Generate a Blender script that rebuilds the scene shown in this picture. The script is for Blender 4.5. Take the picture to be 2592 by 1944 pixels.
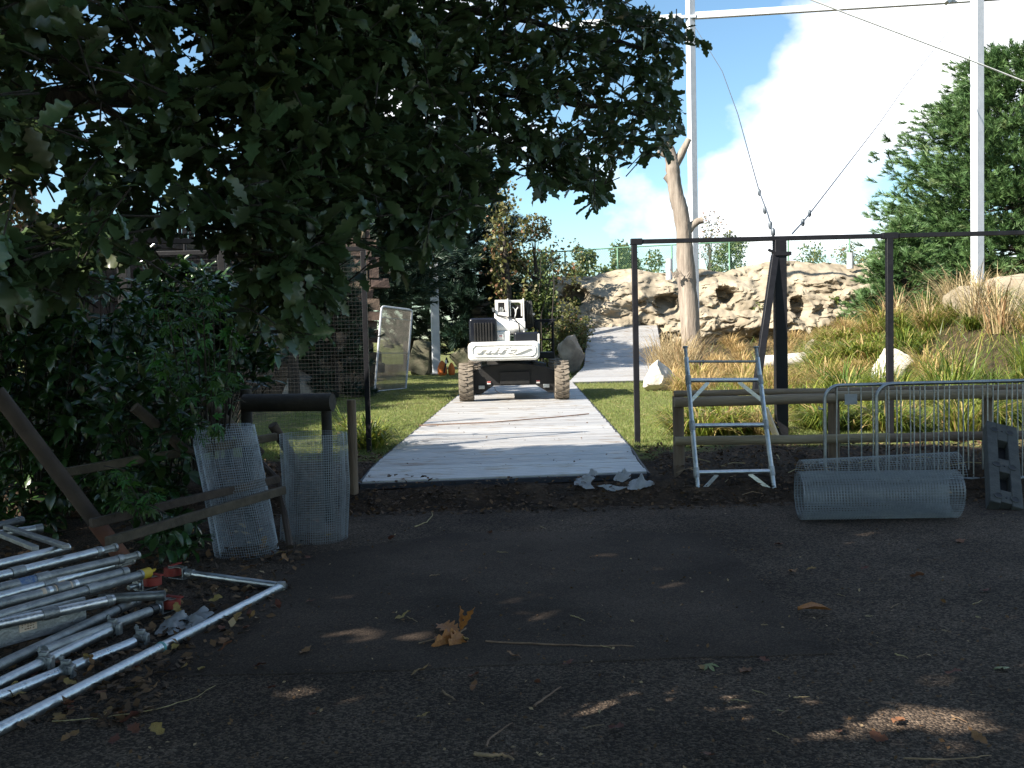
import bpy, math, random
import numpy as np
from mathutils import Vector, Matrix, noise as mn

for o in list(bpy.data.objects): bpy.data.objects.remove(o)
S = bpy.context.scene
COL = S.collection
R = random.Random(7)
NR = np.random.default_rng(11)
rad = math.radians

# ------------------------------------------------------------------ camera
F, CX, CY = 2520.0, 1296.0, 972.0           # photograph pixels (2592 x 1944)
CAM = np.array([0.0, 0.0, 1.75])
_p, _r = rad(2.77), rad(1.35)
FWD = np.array([0, math.cos(_p), -math.sin(_p)])
_u0 = np.array([0, math.sin(_p), math.cos(_p)]); _r0 = np.array([1.0, 0, 0])
UP = _u0*math.cos(_r) + _r0*math.sin(_r)
RT = _r0*math.cos(_r) - _u0*math.sin(_r)
cd = bpy.data.cameras.new('camera'); cam = bpy.data.objects.new('camera', cd); COL.objects.link(cam)
cd.sensor_width = 36.0; cd.lens = 36.0*F/2592; cd.clip_start = 0.05; cd.clip_end = 3000
cam.matrix_world = Matrix(((RT[0], UP[0], -FWD[0], CAM[0]), (RT[1], UP[1], -FWD[1], CAM[1]),
                           (RT[2], UP[2], -FWD[2], CAM[2]), (0, 0, 0, 1)))
S.camera = cam

def ray(px, py): return FWD + RT*((px-CX)/F) + UP*((CY-py)/F)
def P(px, py, Y):
    d = ray(px, py); return CAM + d*(Y/d[1])
def G(px, py, z=0.0):
    d = ray(px, py); return CAM + d*((z-CAM[2])/d[2])
def proj(p):
    q = np.asarray(p) - CAM; w = q@FWD
    return CX + F*(q@RT)/w, CY - F*(q@UP)/w, w

# ------------------------------------------------------------------ light
SAZ, SEL = rad(58), rad(37)                 # sun behind the camera, well to the left
SUN = np.array([-math.sin(SAZ)*math.cos(SEL), -math.cos(SAZ)*math.cos(SEL), math.sin(SEL)])
W = bpy.data.worlds.new('World'); S.world = W; W.use_nodes = True
nt = W.node_tree; nt.nodes.clear()
def N(nt, t, **k):
    n = nt.nodes.new(t)
    for a, b in k.items(): setattr(n, a, b)
    return n
def L(nt, a, b): nt.links.new(a, b)
sky = N(nt, 'ShaderNodeTexSky', sky_type='NISHITA', sun_disc=False)
sky.sun_elevation = SEL; sky.sun_rotation = math.atan2(SUN[0], SUN[1]); sky.air_density = 1.0; sky.dust_density = 0.3; sky.ozone_density = 0.5
tc = N(nt, 'ShaderNodeTexCoord')
mp = N(nt, 'ShaderNodeMapping'); mp.inputs['Location'].default_value = (0.1, 0.9, 0.5); mp.inputs['Scale'].default_value = (1, 1, 1.5)
L(nt, tc.outputs['Generated'], mp.inputs[0])
n1 = N(nt, 'ShaderNodeTexNoise'); n1.inputs['Scale'].default_value = 3.4; n1.inputs['Detail'].default_value = 9; n1.inputs['Roughness'].default_value = 0.52
L(nt, mp.outputs[0], n1.inputs[0])
# a big cumulus bank stands beyond the aviary, to the right of the view
dotn = N(nt, 'ShaderNodeVectorMath', operation='DOT_PRODUCT'); L(nt, tc.outputs['Generated'], dotn.inputs[0])
cdir = ray(2380, 330); cdir = cdir/np.linalg.norm(cdir); dotn.inputs[1].default_value = tuple(cdir)
mr = N(nt, 'ShaderNodeMapRange'); mr.inputs['From Min'].default_value = 0.975; mr.inputs['From Max'].default_value = 0.998
mr.inputs['To Min'].default_value = 0.0; mr.inputs['To Max'].default_value = 0.20
L(nt, dotn.outputs['Value'], mr.inputs[0])
ad = N(nt, 'ShaderNodeMath', operation='ADD'); L(nt, n1.outputs[0], ad.inputs[0]); L(nt, mr.outputs[0], ad.inputs[1])
cr = N(nt, 'ShaderNodeValToRGB'); cr.color_ramp.elements[0].position = 0.55; cr.color_ramp.elements[1].position = 0.66
L(nt, ad.outputs[0], cr.inputs[0])
mx = N(nt, 'ShaderNodeMix', data_type='RGBA'); mx.inputs['B'].default_value = (9.5, 9.6, 10.0, 1)
wb = N(nt, 'ShaderNodeMix', data_type='RGBA', blend_type='MULTIPLY'); wb.inputs['Factor'].default_value = 1.0; wb.inputs['B'].default_value = (0.80, 1.0, 1.07, 1)   # the camera's cool white balance
L(nt, sky.outputs[0], wb.inputs['A'])
L(nt, cr.outputs[0], mx.inputs['Factor']); L(nt, wb.outputs['Result'], mx.inputs['A'])
bg = N(nt, 'ShaderNodeBackground'); bg.inputs[1].default_value = 0.062
L(nt, mx.outputs['Result'], bg.inputs[0])
wo = N(nt, 'ShaderNodeOutputWorld'); L(nt, bg.outputs[0], wo.inputs[0])

sl = bpy.data.lights.new('sun', 'SUN'); sl.energy = 4.9; sl.angle = rad(0.53); sl.color = (1.0, 0.93, 0.82)
so = bpy.data.objects.new('sun', sl); COL.objects.link(so); so.location = (-20, -12, 25)
so.rotation_euler = Vector(tuple(SUN)).to_track_quat('Z', 'Y').to_euler()
S.view_settings.view_transform = 'Standard'; S.view_settings.look = 'None'
S.view_settings.gamma = 1.0; S.view_settings.use_curve_mapping = False
S.view_settings.exposure = 1.6
S.render.engine = 'CYCLES'
S.cycles.max_bounces = 6; S.cycles.transparent_max_bounces = 8; S.cycles.diffuse_bounces = 3

# ------------------------------------------------------------------ materials
def mat(name, c1, c2=None, rough=0.7, metal=0.0, scale=6.0, bump=0.0, bscale=None, c3=None, coord='Object', detail=6,
        trans=0.0, vary=0.0, spec=0.5, stretch=None, attr=None, contrast=(0.35, 0.65), coat=0.0, rvar=0.0):
    m = bpy.data.materials.new(name); m.use_nodes = True; nt = m.node_tree
    b = nt.nodes['Principled BSDF']; out = nt.nodes['Material Output']
    b.inputs['Roughness'].default_value = rough; b.inputs['Metallic'].default_value = metal
    b.inputs['Specular IOR Level'].default_value = spec; b.inputs['Coat Weight'].default_value = coat
    if c2 is None: c2 = tuple(x*0.75 for x in c1)
    if coord == 'World':
        g = N(nt, 'ShaderNodeNewGeometry'); src = g.outputs['Position']
    else:
        t = N(nt, 'ShaderNodeTexCoord'); src = t.outputs['Object']
    if stretch:
        mp = N(nt, 'ShaderNodeMapping'); mp.inputs['Scale'].default_value = stretch; L(nt, src, mp.inputs[0]); src = mp.outputs[0]
    no = N(nt, 'ShaderNodeTexNoise'); no.inputs['Scale'].default_value = scale; no.inputs['Detail'].default_value = detail; no.inputs['Roughness'].default_value = 0.6
    L(nt, src, no.inputs[0])
    cr = N(nt, 'ShaderNodeValToRGB'); e = cr.color_ramp.elements
    e[0].position, e[1].position = contrast; e[0].color = (*c1, 1); e[1].color = (*c2, 1)
    if c3 is not None:
        x = e.new(min(0.99, contrast[1]+0.12)); x.color = (*c3, 1)
    if attr:
        a = N(nt, 'ShaderNodeAttribute', attribute_name=attr); L(nt, a.outputs['Fac'], cr.inputs[0])
    else:
        L(nt, no.outputs[0], cr.inputs[0])
    col = cr.outputs[0]
    if vary:
        oi = N(nt, 'ShaderNodeObjectInfo'); hs = N(nt, 'ShaderNodeHueSaturation')
        m1 = N(nt, 'ShaderNodeMapRange'); m1.inputs['To Min'].default_value = 1-vary; m1.inputs['To Max'].default_value = 1+vary
        L(nt, oi.outputs['Random'], m1.inputs[0]); L(nt, m1.outputs[0], hs.inputs['Value'])
        m2 = N(nt, 'ShaderNodeMapRange'); m2.inputs['To Min'].default_value = 0.5-vary*0.08; m2.inputs['To Max'].default_value = 0.5+vary*0.08
        L(nt, oi.outputs['Random'], m2.inputs[0]); L(nt, m2.outputs[0], hs.inputs['Hue'])
        L(nt, col, hs.inputs['Color']); col = hs.outputs[0]
    L(nt, col, b.inputs['Base Color'])
    if rvar:
        m3 = N(nt, 'ShaderNodeMapRange'); m3.inputs['To Min'].default_value = rough-rvar; m3.inputs['To Max'].default_value = rough+rvar
        L(nt, no.outputs[0], m3.inputs[0]); L(nt, m3.outputs[0], b.inputs['Roughness'])
    if bump:
        nb = N(nt, 'ShaderNodeTexNoise'); nb.inputs['Scale'].default_value = bscale or scale*4; nb.inputs['Detail'].default_value = 5
        L(nt, src, nb.inputs[0])
        bu = N(nt, 'ShaderNodeBump'); bu.inputs['Strength'].default_value = min(1, bump); bu.inputs['Distance'].default_value = 0.02*max(1, bump)
        L(nt, nb.outputs[0], bu.inputs['Height']); L(nt, bu.outputs[0], b.inputs['Normal'])
    if trans:
        tr = N(nt, 'ShaderNodeBsdfTranslucent'); L(nt, col, tr.inputs[0])
        ms = N(nt, 'ShaderNodeMixShader'); ms.inputs[0].default_value = trans
        L(nt, b.outputs[0], ms.inputs[1]); L(nt, tr.outputs[0], ms.inputs[2]); L(nt, ms.outputs[0], out.inputs[0])
    return m

M = {}
M['oak'] = mat('oak_leaf', (0.05, 0.085, 0.032), (0.085, 0.125, 0.045), rough=0.33, trans=0.25, attr='tint', c3=(0.11, 0.12, 0.03), contrast=(0.0, 0.8), spec=0.6)
M['oak1'] = mat('oak_leaf_single', (0.058, 0.095, 0.042), (0.085, 0.125, 0.052), rough=0.3, trans=0.2, scale=9, vary=0.45, spec=0.6)
M['auc'] = mat('aucuba_leaf', (0.02, 0.05, 0.012), (0.04, 0.085, 0.02), rough=0.3, trans=0.15, attr='tint', c3=(0.16, 0.16, 0.03), contrast=(0.0, 0.8))
M['auc1'] = mat('aucuba_leaf_spotted', (0.032, 0.072, 0.02), (0.05, 0.10, 0.028), c3=(0.22, 0.22, 0.06), rough=0.28, trans=0.15, scale=55, vary=0.35, contrast=(0.45, 0.62))
M['maple'] = mat('maple_leaf', (0.035, 0.09, 0.015), (0.06, 0.14, 0.02), rough=0.5, trans=0.3, scale=8, vary=0.4)
M['bark'] = mat('oak_bark', (0.02, 0.016, 0.012), (0.045, 0.036, 0.027), rough=0.9, scale=9, bump=1.0, bscale=30, stretch=(1, 1, 0.3))
M['needle'] = mat('conifer_needle', (0.05, 0.11, 0.035), (0.11, 0.19, 0.06), rough=0.5, trans=0.15, attr='tint', c3=(0.16, 0.22, 0.09), contrast=(0.0, 0.75))
M['needled'] = mat('pine_needle_dark', (0.014, 0.034, 0.02), (0.03, 0.065, 0.04), rough=0.5, trans=0.1, attr='tint', c3=(0.075, 0.12, 0.08), contrast=(0.0, 0.8))
M['autumn'] = mat('autumn_leaf', (0.085, 0.11, 0.03), (0.16, 0.135, 0.045), rough=0.55, trans=0.3, attr='tint', c3=(0.27, 0.14, 0.08), contrast=(0.0, 0.6))
M['shrub'] = mat('shrub_leaf', (0.05, 0.085, 0.02), (0.12, 0.15, 0.04), rough=0.5, trans=0.25, attr='tint', c3=(0.24, 0.2, 0.06), contrast=(0.0, 0.75))
M['grass'] = mat('grass_blade', (0.075, 0.13, 0.018), (0.24, 0.26, 0.04), rough=0.45, trans=0.35, attr='tint', c3=(0.48, 0.34, 0.15), contrast=(0.0, 0.5))
M['lawn'] = mat('lawn_blade', (0.11, 0.15, 0.028), (0.195, 0.235, 0.06), rough=0.6, trans=0.25, attr='tint', c3=(0.42, 0.34, 0.16), contrast=(0.0, 0.75))
M['reed'] = mat('dry_reed', (0.26, 0.19, 0.09), (0.44, 0.35, 0.19), rough=0.7, trans=0.2, attr='tint', c3=(0.3, 0.17, 0.08), contrast=(0.0, 0.7))
M['alu'] = mat('trackway_aluminium', (0.44, 0.43, 0.42), (0.50, 0.49, 0.475), rough=0.5, metal=0.55, scale=2.2, bump=0.25, bscale=70, coord='World', stretch=(1, 3, 1), c3=(0.33, 0.27, 0.21), contrast=(0.3, 0.55), vary=0.12)
M['aluedge'] = mat('trackway_dark_edge', (0.03, 0.032, 0.04), rough=0.6)
M['galv'] = mat('galvanised_steel', (0.27, 0.285, 0.295), (0.38, 0.395, 0.40), rough=0.38, metal=0.9, scale=14, bump=0.12, bscale=60, rvar=0.12)
M['tube'] = mat('scaffold_aluminium', (0.48, 0.49, 0.49), (0.68, 0.69, 0.69), rough=0.34, metal=0.95, scale=9, bump=0.2, bscale=40, c3=(0.26, 0.25, 0.23), rvar=0.2, vary=0.18, detail=9)
M['tubedull'] = mat('scaffold_dull_aluminium', (0.22, 0.225, 0.22), (0.38, 0.38, 0.37), rough=0.48, metal=0.85, scale=10, bump=0.25, bscale=60, c3=(0.62, 0.62, 0.6), vary=0.15)
M['wire'] = mat('galvanised_wire', (0.26, 0.29, 0.32), (0.36, 0.39, 0.42), rough=0.42, metal=0.6, scale=20)
M['black'] = mat('black_painted_steel', (0.006, 0.006, 0.008), (0.011, 0.011, 0.014), rough=0.5, scale=8, bump=0.1, spec=0.25)
M['net'] = mat('black_netting', (0.012, 0.012, 0.012), rough=0.7)
M['polew'] = mat('pole_pale_grey_paint', (0.42, 0.44, 0.47), (0.50, 0.52, 0.55), rough=0.5, scale=3, coord='World', c3=(0.36, 0.38, 0.38), bump=0.08)
M['wood'] = mat('weathered_round_timber', (0.17, 0.12, 0.078), (0.28, 0.215, 0.145), rough=0.85, scale=5, bump=0.5, bscale=26, stretch=(0.25, 3, 3), c3=(0.15, 0.13, 0.10), vary=0.2)
M['woodv'] = mat('weathered_timber_post', (0.13, 0.09, 0.055), (0.24, 0.18, 0.12), rough=0.88, scale=5, bump=0.5, bscale=26, stretch=(3, 3, 0.25), c3=(0.12, 0.12, 0.08), vary=0.15)
M['woodsh'] = mat('shade_toned_timber', (0.05, 0.037, 0.026), (0.1, 0.075, 0.053), rough=0.9, scale=7, bump=0.5, bscale=26, c3=(0.05, 0.055, 0.035), vary=0.2)  # weathered timber darkened to carry the shade of the left bushes
M['infill'] = mat('rusty_shade_toned_wire', (0.12, 0.11, 0.09), (0.2, 0.18, 0.15), rough=0.7, metal=0.3, scale=5)  # rust-grey wire, darkened in place of tree shade
M['woodd'] = mat('dark_stained_timber', (0.018, 0.015, 0.012), (0.035, 0.028, 0.02), rough=0.8, scale=6, bump=0.4)
M['deadw'] = mat('dead_barkless_wood', (0.15, 0.12, 0.095), (0.29, 0.245, 0.2), rough=0.85, scale=2.4, bump=1.0, bscale=7, stretch=(2.5, 2.5, 0.3), c3=(0.38, 0.33, 0.28))
M['log'] = mat('pale_bleached_log', (0.5, 0.47, 0.43), (0.66, 0.62, 0.58), rough=0.9, scale=6, bump=0.6, bscale=14, stretch=(0.4, 3, 3))
M['rock'] = mat('sandstone_rockwork', (0.20, 0.165, 0.115), (0.33, 0.28, 0.205), rough=0.92, scale=0.9, bump=1.0, bscale=5, c3=(0.22, 0.20, 0.165), contrast=(0.33, 0.62), detail=9)
M['boulder'] = mat('grey_brown_boulder', (0.19, 0.16, 0.13), (0.36, 0.31, 0.25), rough=0.9, scale=2.2, bump=1.0, bscale=11, c3=(0.16, 0.15, 0.1), detail=8)
M['boulderd'] = mat('mossy_shade_toned_boulder', (0.05, 0.055, 0.03), (0.10, 0.09, 0.06), rough=0.95, scale=3, bump=1.0, bscale=12, c3=(0.06, 0.07, 0.03))  # moss tone darkened further, standing in for missing shade
M['boulderw'] = mat('pale_boulder', (0.45, 0.41, 0.36), (0.58, 0.54, 0.48), rough=0.9, scale=3, bump=0.8, bscale=12, c3=(0.42, 0.34, 0.24))
M['stone'] = mat('wall_stone', (0.07, 0.05, 0.037), (0.13, 0.092, 0.066), rough=0.92, scale=5, bump=0.9, bscale=22, c3=(0.2, 0.16, 0.12), vary=0.35)
M['mortar'] = mat('wall_mortar', (0.12, 0.10, 0.08), (0.09, 0.075, 0.06), rough=0.95, scale=6, bump=0.5)
M['white'] = mat('white_gloss_paint', (0.64, 0.63, 0.60), (0.7, 0.69, 0.67), rough=0.34, scale=2, c3=(0.55, 0.53, 0.48), coat=0.3)
M['darkp'] = mat('dark_navy_paint', (0.006, 0.007, 0.012), (0.01, 0.012, 0.018), rough=0.3, scale=3, coat=0.2, spec=0.3)
M['chassis'] = mat('black_chassis', (0.007, 0.007, 0.008), (0.014, 0.013, 0.012), rough=0.6, scale=5, bump=0.15, spec=0.3)
M['rubber'] = mat('dusty_tyre_rubber', (0.115, 0.095, 0.075), (0.19, 0.16, 0.125), rough=0.95, scale=7, c3=(0.09, 0.075, 0.06), bump=0.3)
M['hose'] = mat('black_hose', (0.01, 0.01, 0.01), rough=0.4)
M['red'] = mat('red_castor_plastic', (0.32, 0.035, 0.022), (0.22, 0.03, 0.02), rough=0.5, scale=10)
M['redlens'] = mat('red_reflector', (0.5, 0.04, 0.03), rough=0.3)
M['orange'] = mat('orange_fabric', (0.62, 0.17, 0.03), (0.5, 0.12, 0.02), rough=0.8, scale=8, bump=0.5)
M['yellow'] = mat('yellow_tape', (0.6, 0.4, 0.03), (0.5, 0.33, 0.03), rough=0.6)
M['teal'] = mat('teal_tape', (0.12, 0.34, 0.34), rough=0.5)
M['label'] = mat('peach_paper_label', (0.62, 0.46, 0.33), (0.7, 0.55, 0.42), rough=0.8, scale=30)
M['ink'] = mat('label_print', (0.2, 0.1, 0.06), rough=0.8)
M['blueink'] = mat('blue_marking', (0.05, 0.12, 0.3), (0.25, 0.28, 0.33), rough=0.6, scale=60)
M['pipe'] = mat('brown_clay_pipe', (0.045, 0.03, 0.022), (0.07, 0.048, 0.034), rough=0.75, scale=5, bump=0.3, c3=(0.07, 0.05, 0.04))
M['piper'] = mat('terracotta_pipe_collar', (0.2, 0.08, 0.045), (0.14, 0.06, 0.04), rough=0.7, scale=9, bump=0.3, c3=(0.16, 0.09, 0.06))
M['plastic'] = mat('crumpled_polythene', (0.42, 0.43, 0.44), (0.33, 0.33, 0.32), rough=0.35, scale=6, trans=0.3, c3=(0.35, 0.31, 0.26), bump=0.4)
M['block'] = mat('grey_plastic_block', (0.045, 0.045, 0.04), (0.07, 0.07, 0.06), rough=0.75, scale=9, bump=0.35)
M['green'] = mat('green_fence_paint', (0.12, 0.26, 0.17), (0.16, 0.3, 0.2), rough=0.5)
M['cable'] = mat('steel_cable', (0.1, 0.12, 0.14), rough=0.5, metal=0.4)
M['rope'] = mat('white_rope', (0.8, 0.79, 0.75), rough=0.8)
M['dleaf'] = mat('dead_oak_leaf', (0.16, 0.075, 0.03), (0.28, 0.15, 0.06), rough=0.75, scale=25, vary=0.5, trans=0.1)
M['dleafo'] = mat('rust_brown_leaf', (0.30, 0.10, 0.02), (0.42, 0.18, 0.04), rough=0.6, scale=20, trans=0.15)
M['gleaf'] = mat('pale_green_fallen_leaf', (0.2, 0.23, 0.09), (0.28, 0.29, 0.14), rough=0.6, scale=25)
M['twig'] = mat('dry_straw_twig', (0.34, 0.24, 0.13), (0.2, 0.13, 0.07), rough=0.85, scale=20, vary=0.4)
M['litter'] = mat('leaf_litter', (0.05, 0.03, 0.017), (0.16, 0.085, 0.035), rough=0.9, attr='tint', c3=(0.4, 0.28, 0.15), contrast=(0.0, 0.75))

def tarmac_mat(name, base, chip, scale, chips, bump):
    m = mat(name, tuple(x*.72 for x in base), tuple(x*1.4 for x in base), rough=0.95, scale=0.9, coord='World', detail=8, spec=0.12)
    nt = m.node_tree; b = nt.nodes['Principled BSDF']; g = N(nt, 'ShaderNodeNewGeometry')
    v = N(nt, 'ShaderNodeTexVoronoi'); v.inputs['Scale'].default_value = scale; L(nt, g.outputs['Position'], v.inputs[0])
    old = b.inputs['Base Color'].links[0].from_socket
    sp = N(nt, 'ShaderNodeSeparateColor'); L(nt, v.outputs['Color'], sp.inputs[0])
    r = N(nt, 'ShaderNodeValToRGB'); r.color_ramp.elements[0].position = 0.35; r.color_ramp.elements[1].position = 1.0
    r.color_ramp.elements[0].color = (0.55, 0.55, 0.55, 1); r.color_ramp.elements[1].color = (*[c*chips for c in chip], 1)
    L(nt, sp.outputs[0], r.inputs[0])
    mu = N(nt, 'ShaderNodeMix', data_type='RGBA', blend_type='MULTIPLY'); mu.inputs['Factor'].default_value = 1.0
    L(nt, old, mu.inputs['A']); L(nt, r.outputs[0], mu.inputs['B']); L(nt, mu.outputs['Result'], b.inputs['Base Color'])
    bu = N(nt, 'ShaderNodeBump'); bu.inputs['Strength'].default_value = bump; bu.inputs['Distance'].default_value = 0.012
    iv = N(nt, 'ShaderNodeMath', operation='SUBTRACT'); iv.inputs[0].default_value = 1.0; L(nt, v.outputs['Distance'], iv.inputs[1])
    n2 = N(nt, 'ShaderNodeTexNoise'); n2.inputs['Scale'].default_value = 14; n2.inputs['Detail'].default_value = 4; L(nt, g.outputs['Position'], n2.inputs[0])
    a = N(nt, 'ShaderNodeMath', operation='ADD'); L(nt, iv.outputs[0], a.inputs[0]); L(nt, n2.outputs[0], a.inputs[1])
    L(nt, a.outputs[0], bu.inputs['Height']); L(nt, bu.outputs[0], b.inputs['Normal'])
    return m
M['tarmac'] = tarmac_mat('coarse_tarmac', (0.070, 0.053, 0.041), (1.1, 1.08, 1.02), 85, 1.9, 0.9)
M['patch'] = tarmac_mat('smooth_tarmac_patch', (0.072, 0.054, 0.041), (1, 1, 1), 150, 1.3, 0.3)

def ground_mat():
    m = bpy.data.materials.new('soil_and_turf'); m.use_nodes = True; nt = m.node_tree; b = nt.nodes['Principled BSDF']
    b.inputs['Roughness'].default_value = 0.95; b.inputs['Specular IOR Level'].default_value = 0.2
    a = N(nt, 'ShaderNodeAttribute', attribute_name='turf'); g = N(nt, 'ShaderNodeNewGeometry')
    n1 = N(nt, 'ShaderNodeTexNoise'); n1.inputs['Scale'].default_value = 5; n1.inputs['Detail'].default_value = 10; n1.inputs['Roughness'].default_value = 0.7
    L(nt, g.outputs['Position'], n1.inputs[0])
    s = N(nt, 'ShaderNodeValToRGB'); e = s.color_ramp.elements
    e[0].position = 0.38; e[0].color = (0.022, 0.015, 0.01, 1); e[1].position = 0.62; e[1].color = (0.065, 0.042, 0.026, 1)
    x = e.new(0.74); x.color = (0.13, 0.085, 0.045, 1)
    L(nt, n1.outputs[0], s.inputs[0])
    t = N(nt, 'ShaderNodeValToRGB'); e = t.color_ramp.elements
    e[0].position = 0.35; e[0].color = (0.075, 0.09, 0.025, 1); e[1].position = 0.58; e[1].color = (0.15, 0.155, 0.05, 1)
    x = e.new(0.68); x.color = (0.22, 0.17, 0.085, 1)
    L(nt, n1.outputs[0], t.inputs[0])
    mxx = N(nt, 'ShaderNodeMix', data_type='RGBA'); L(nt, a.outputs['Fac'], mxx.inputs['Factor']); L(nt, s.outputs[0], mxx.inputs['A']); L(nt, t.outputs[0], mxx.inputs['B'])
    L(nt, mxx.outputs['Result'], b.inputs['Base Color'])
    n2 = N(nt, 'ShaderNodeTexNoise'); n2.inputs['Scale'].default_value = 26; n2.inputs['Detail'].default_value = 8; L(nt, g.outputs['Position'], n2.inputs[0])
    bu = N(nt, 'ShaderNodeBump'); bu.inputs['Distance'].default_value = 0.05; L(nt, n2.outputs[0], bu.inputs['Height']); L(nt, bu.outputs[0], b.inputs['Normal'])
    return m
M['ground'] = ground_mat()

# ------------------------------------------------------------------ helpers
OFF = {}
def tag(o, label=None, cat=None, group=None, kind=None):
    if label: o['label'] = label
    if cat: o['category'] = cat
    if group: o['group'] = group
    if kind: o['kind'] = kind
    return o
def root(name, loc, label, cat, group=None):
    o = bpy.data.objects.new(name, None); COL.objects.link(o); o.location = tuple(loc); o.empty_display_size = 0.2
    OFF[o.name] = np.array(loc, float); return tag(o, label, cat, group)
def link_mesh(name, me, parent=None, base=None):
    o = bpy.data.objects.new(name, me); COL.objects.link(o)
    if parent is not None: o.parent = parent; OFF[o.name] = OFF[parent.name]
    else: OFF[o.name] = np.zeros(3)
    return o
def np_mesh(name, V, Fc, m, parent=None, tint=None, smooth=False, attrname='tint', sharp=None):
    """V (n,3) world coordinates; Fc (m,k) equal-size faces or list of faces"""
    V = np.asarray(V, float)
    if parent is not None: off = OFF[parent.name]
    else:
        off = np.array([(V[:, 0].min()+V[:, 0].max())/2, (V[:, 1].min()+V[:, 1].max())/2, V[:, 2].min()])
    me = bpy.data.meshes.new(name)
    if isinstance(Fc, np.ndarray):
        k = Fc.shape[1]; nf = len(Fc)
        me.vertices.add(len(V)); me.vertices.foreach_set('co', (V-off).astype(np.float32).ravel())
        me.loops.add(nf*k); me.loops.foreach_set('vertex_index', Fc.astype(np.int32).ravel())
        me.polygons.add(nf); me.polygons.foreach_set('loop_start', np.arange(0, nf*k, k, dtype=np.int32))
        me.polygons.foreach_set('loop_total', np.full(nf, k, dtype=np.int32))
        me.update(calc_edges=True)
    else:
        me.from_pydata([tuple(v) for v in (V-off)], [], Fc); me.update()
    me.materials.append(m)
    if tint is not None:
        a = me.attributes.new(attrname, 'FLOAT', 'POINT'); a.data.foreach_set('value', np.asarray(tint, np.float32))
    if smooth:
        me.shade_smooth()
        if sharp: me.set_sharp_from_angle(angle=rad(sharp))
    o = link_mesh(name, me, parent)
    if parent is None: o.location = tuple(off); OFF[o.name] = off
    return o
def frame(d):
    d = np.asarray(d, float); d = d/np.linalg.norm(d)
    a = np.array([0, 0, 1.0]) if abs(d[2]) < 0.9 else np.array([1.0, 0, 0])
    u = np.cross(a, d); u /= np.linalg.norm(u); return u, np.cross(d, u), d
class MB:
    def __init__(s): s.v = []; s.f = []; s.c = []
    def add(s, V, Fs):
        n = len(s.v); s.v += [tuple(map(float, p)) for p in V]; s.f += [tuple(i+n for i in f) for f in Fs]; return s
    def box(s, c, d, rot=None):
        c = np.asarray(c, float); V = []
        for x in (-.5, .5):
            for y in (-.5, .5):
                for z in (-.5, .5):
                    p = np.array([x*d[0], y*d[1], z*d[2]])
                    V.append(c + (rot@p if rot is not None else p))
        return s.add(V, [(0, 1, 3, 2), (4, 6, 7, 5), (0, 4, 5, 1), (2, 3, 7, 6), (0, 2, 6, 4), (1, 5, 7, 3)])
    def beam(s, a, b, w, h, up=None):
        a = np.asarray(a, float); b = np.asarray(b, float); d = b-a; ln = np.linalg.norm(d); u, v, d = frame(d)
        if up is not None:
            v = np.asarray(up, float) - d*np.dot(up, d); v /= np.linalg.norm(v); u = np.cross(v, d)
        return s.box((a+b)/2, (w, h, ln), np.array([u, v, d]).T)
    def tube(s, pts, r, n=8, cap=True, jit=0.0):
        pts = [np.asarray(p, float) for p in pts]; k = len(pts)
        rs = [r]*k if np.isscalar(r) else list(r)
        V = []; u = None
        for i, p in enumerate(pts):
            d = pts[min(i+1, k-1)] - pts[max(i-1, 0)]; d = d/(np.linalg.norm(d)+1e-9)
            if u is None: u, w, _ = frame(d)
            else:
                u = u - d*np.dot(u, d); u /= np.linalg.norm(u)+1e-9; w = np.cross(d, u)
            for j in range(n):
                a = 2*math.pi*j/n; rr = rs[i]*(1+(R.uniform(-jit, jit) if jit else 0))
                V.append(p + (u*math.cos(a)+w*math.sin(a))*rr)
        Fs = [(i*n+j, i*n+(j+1) % n, (i+1)*n+(j+1) % n, (i+1)*n+j) for i in range(k-1) for j in range(n)]
        if cap: Fs += [tuple(range(n-1, -1, -1)), tuple((k-1)*n+j for j in range(n))]
        return s.add(V, Fs)
    def prism(s, poly, a0, a1, conv):
        """poly 2-D points, extruded between a0 and a1; conv(u,v,a)->xyz"""
        n = len(poly); V = [conv(u, v, a0) for u, v in poly] + [conv(u, v, a1) for u, v in poly]
        return s.add(V, [tuple(range(n-1, -1, -1)), tuple(range(n, 2*n))] + [(i, (i+1) % n, n+(i+1) % n, n+i) for i in range(n)])
    def build(s, name, m, parent=None, smooth=False, sharp=40, bevel=0.0, seg=2):
        o = np_mesh(name, np.array(s.v), s.f, m, parent, smooth=smooth, sharp=sharp)
        if bevel:
            b = o.modifiers.new('bevel', 'BEVEL'); b.width = bevel; b.segments = seg; b.limit_method = 'ANGLE'; b.angle_limit = rad(35); b.harden_normals = False
            o.data.shade_smooth(); o.data.set_sharp_from_angle(angle=rad(35))
        return o
def recalc(o):
    import bmesh
    bm = bmesh.new(); bm.from_mesh(o.data); bmesh.ops.recalc_face_normals(bm, faces=bm.faces); bm.to_mesh(o.data); bm.free()
def arc(c, r, a0, a1, n, u, v): return [np.asarray(c)+np.asarray(u)*r*math.cos(a0+(a1-a0)*i/n)+np.asarray(v)*r*math.sin(a0+(a1-a0)*i/n) for i in range(n+1)]
def smooth01(t): t = np.clip(t, 0, 1); return t*t*(3-2*t)
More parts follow.
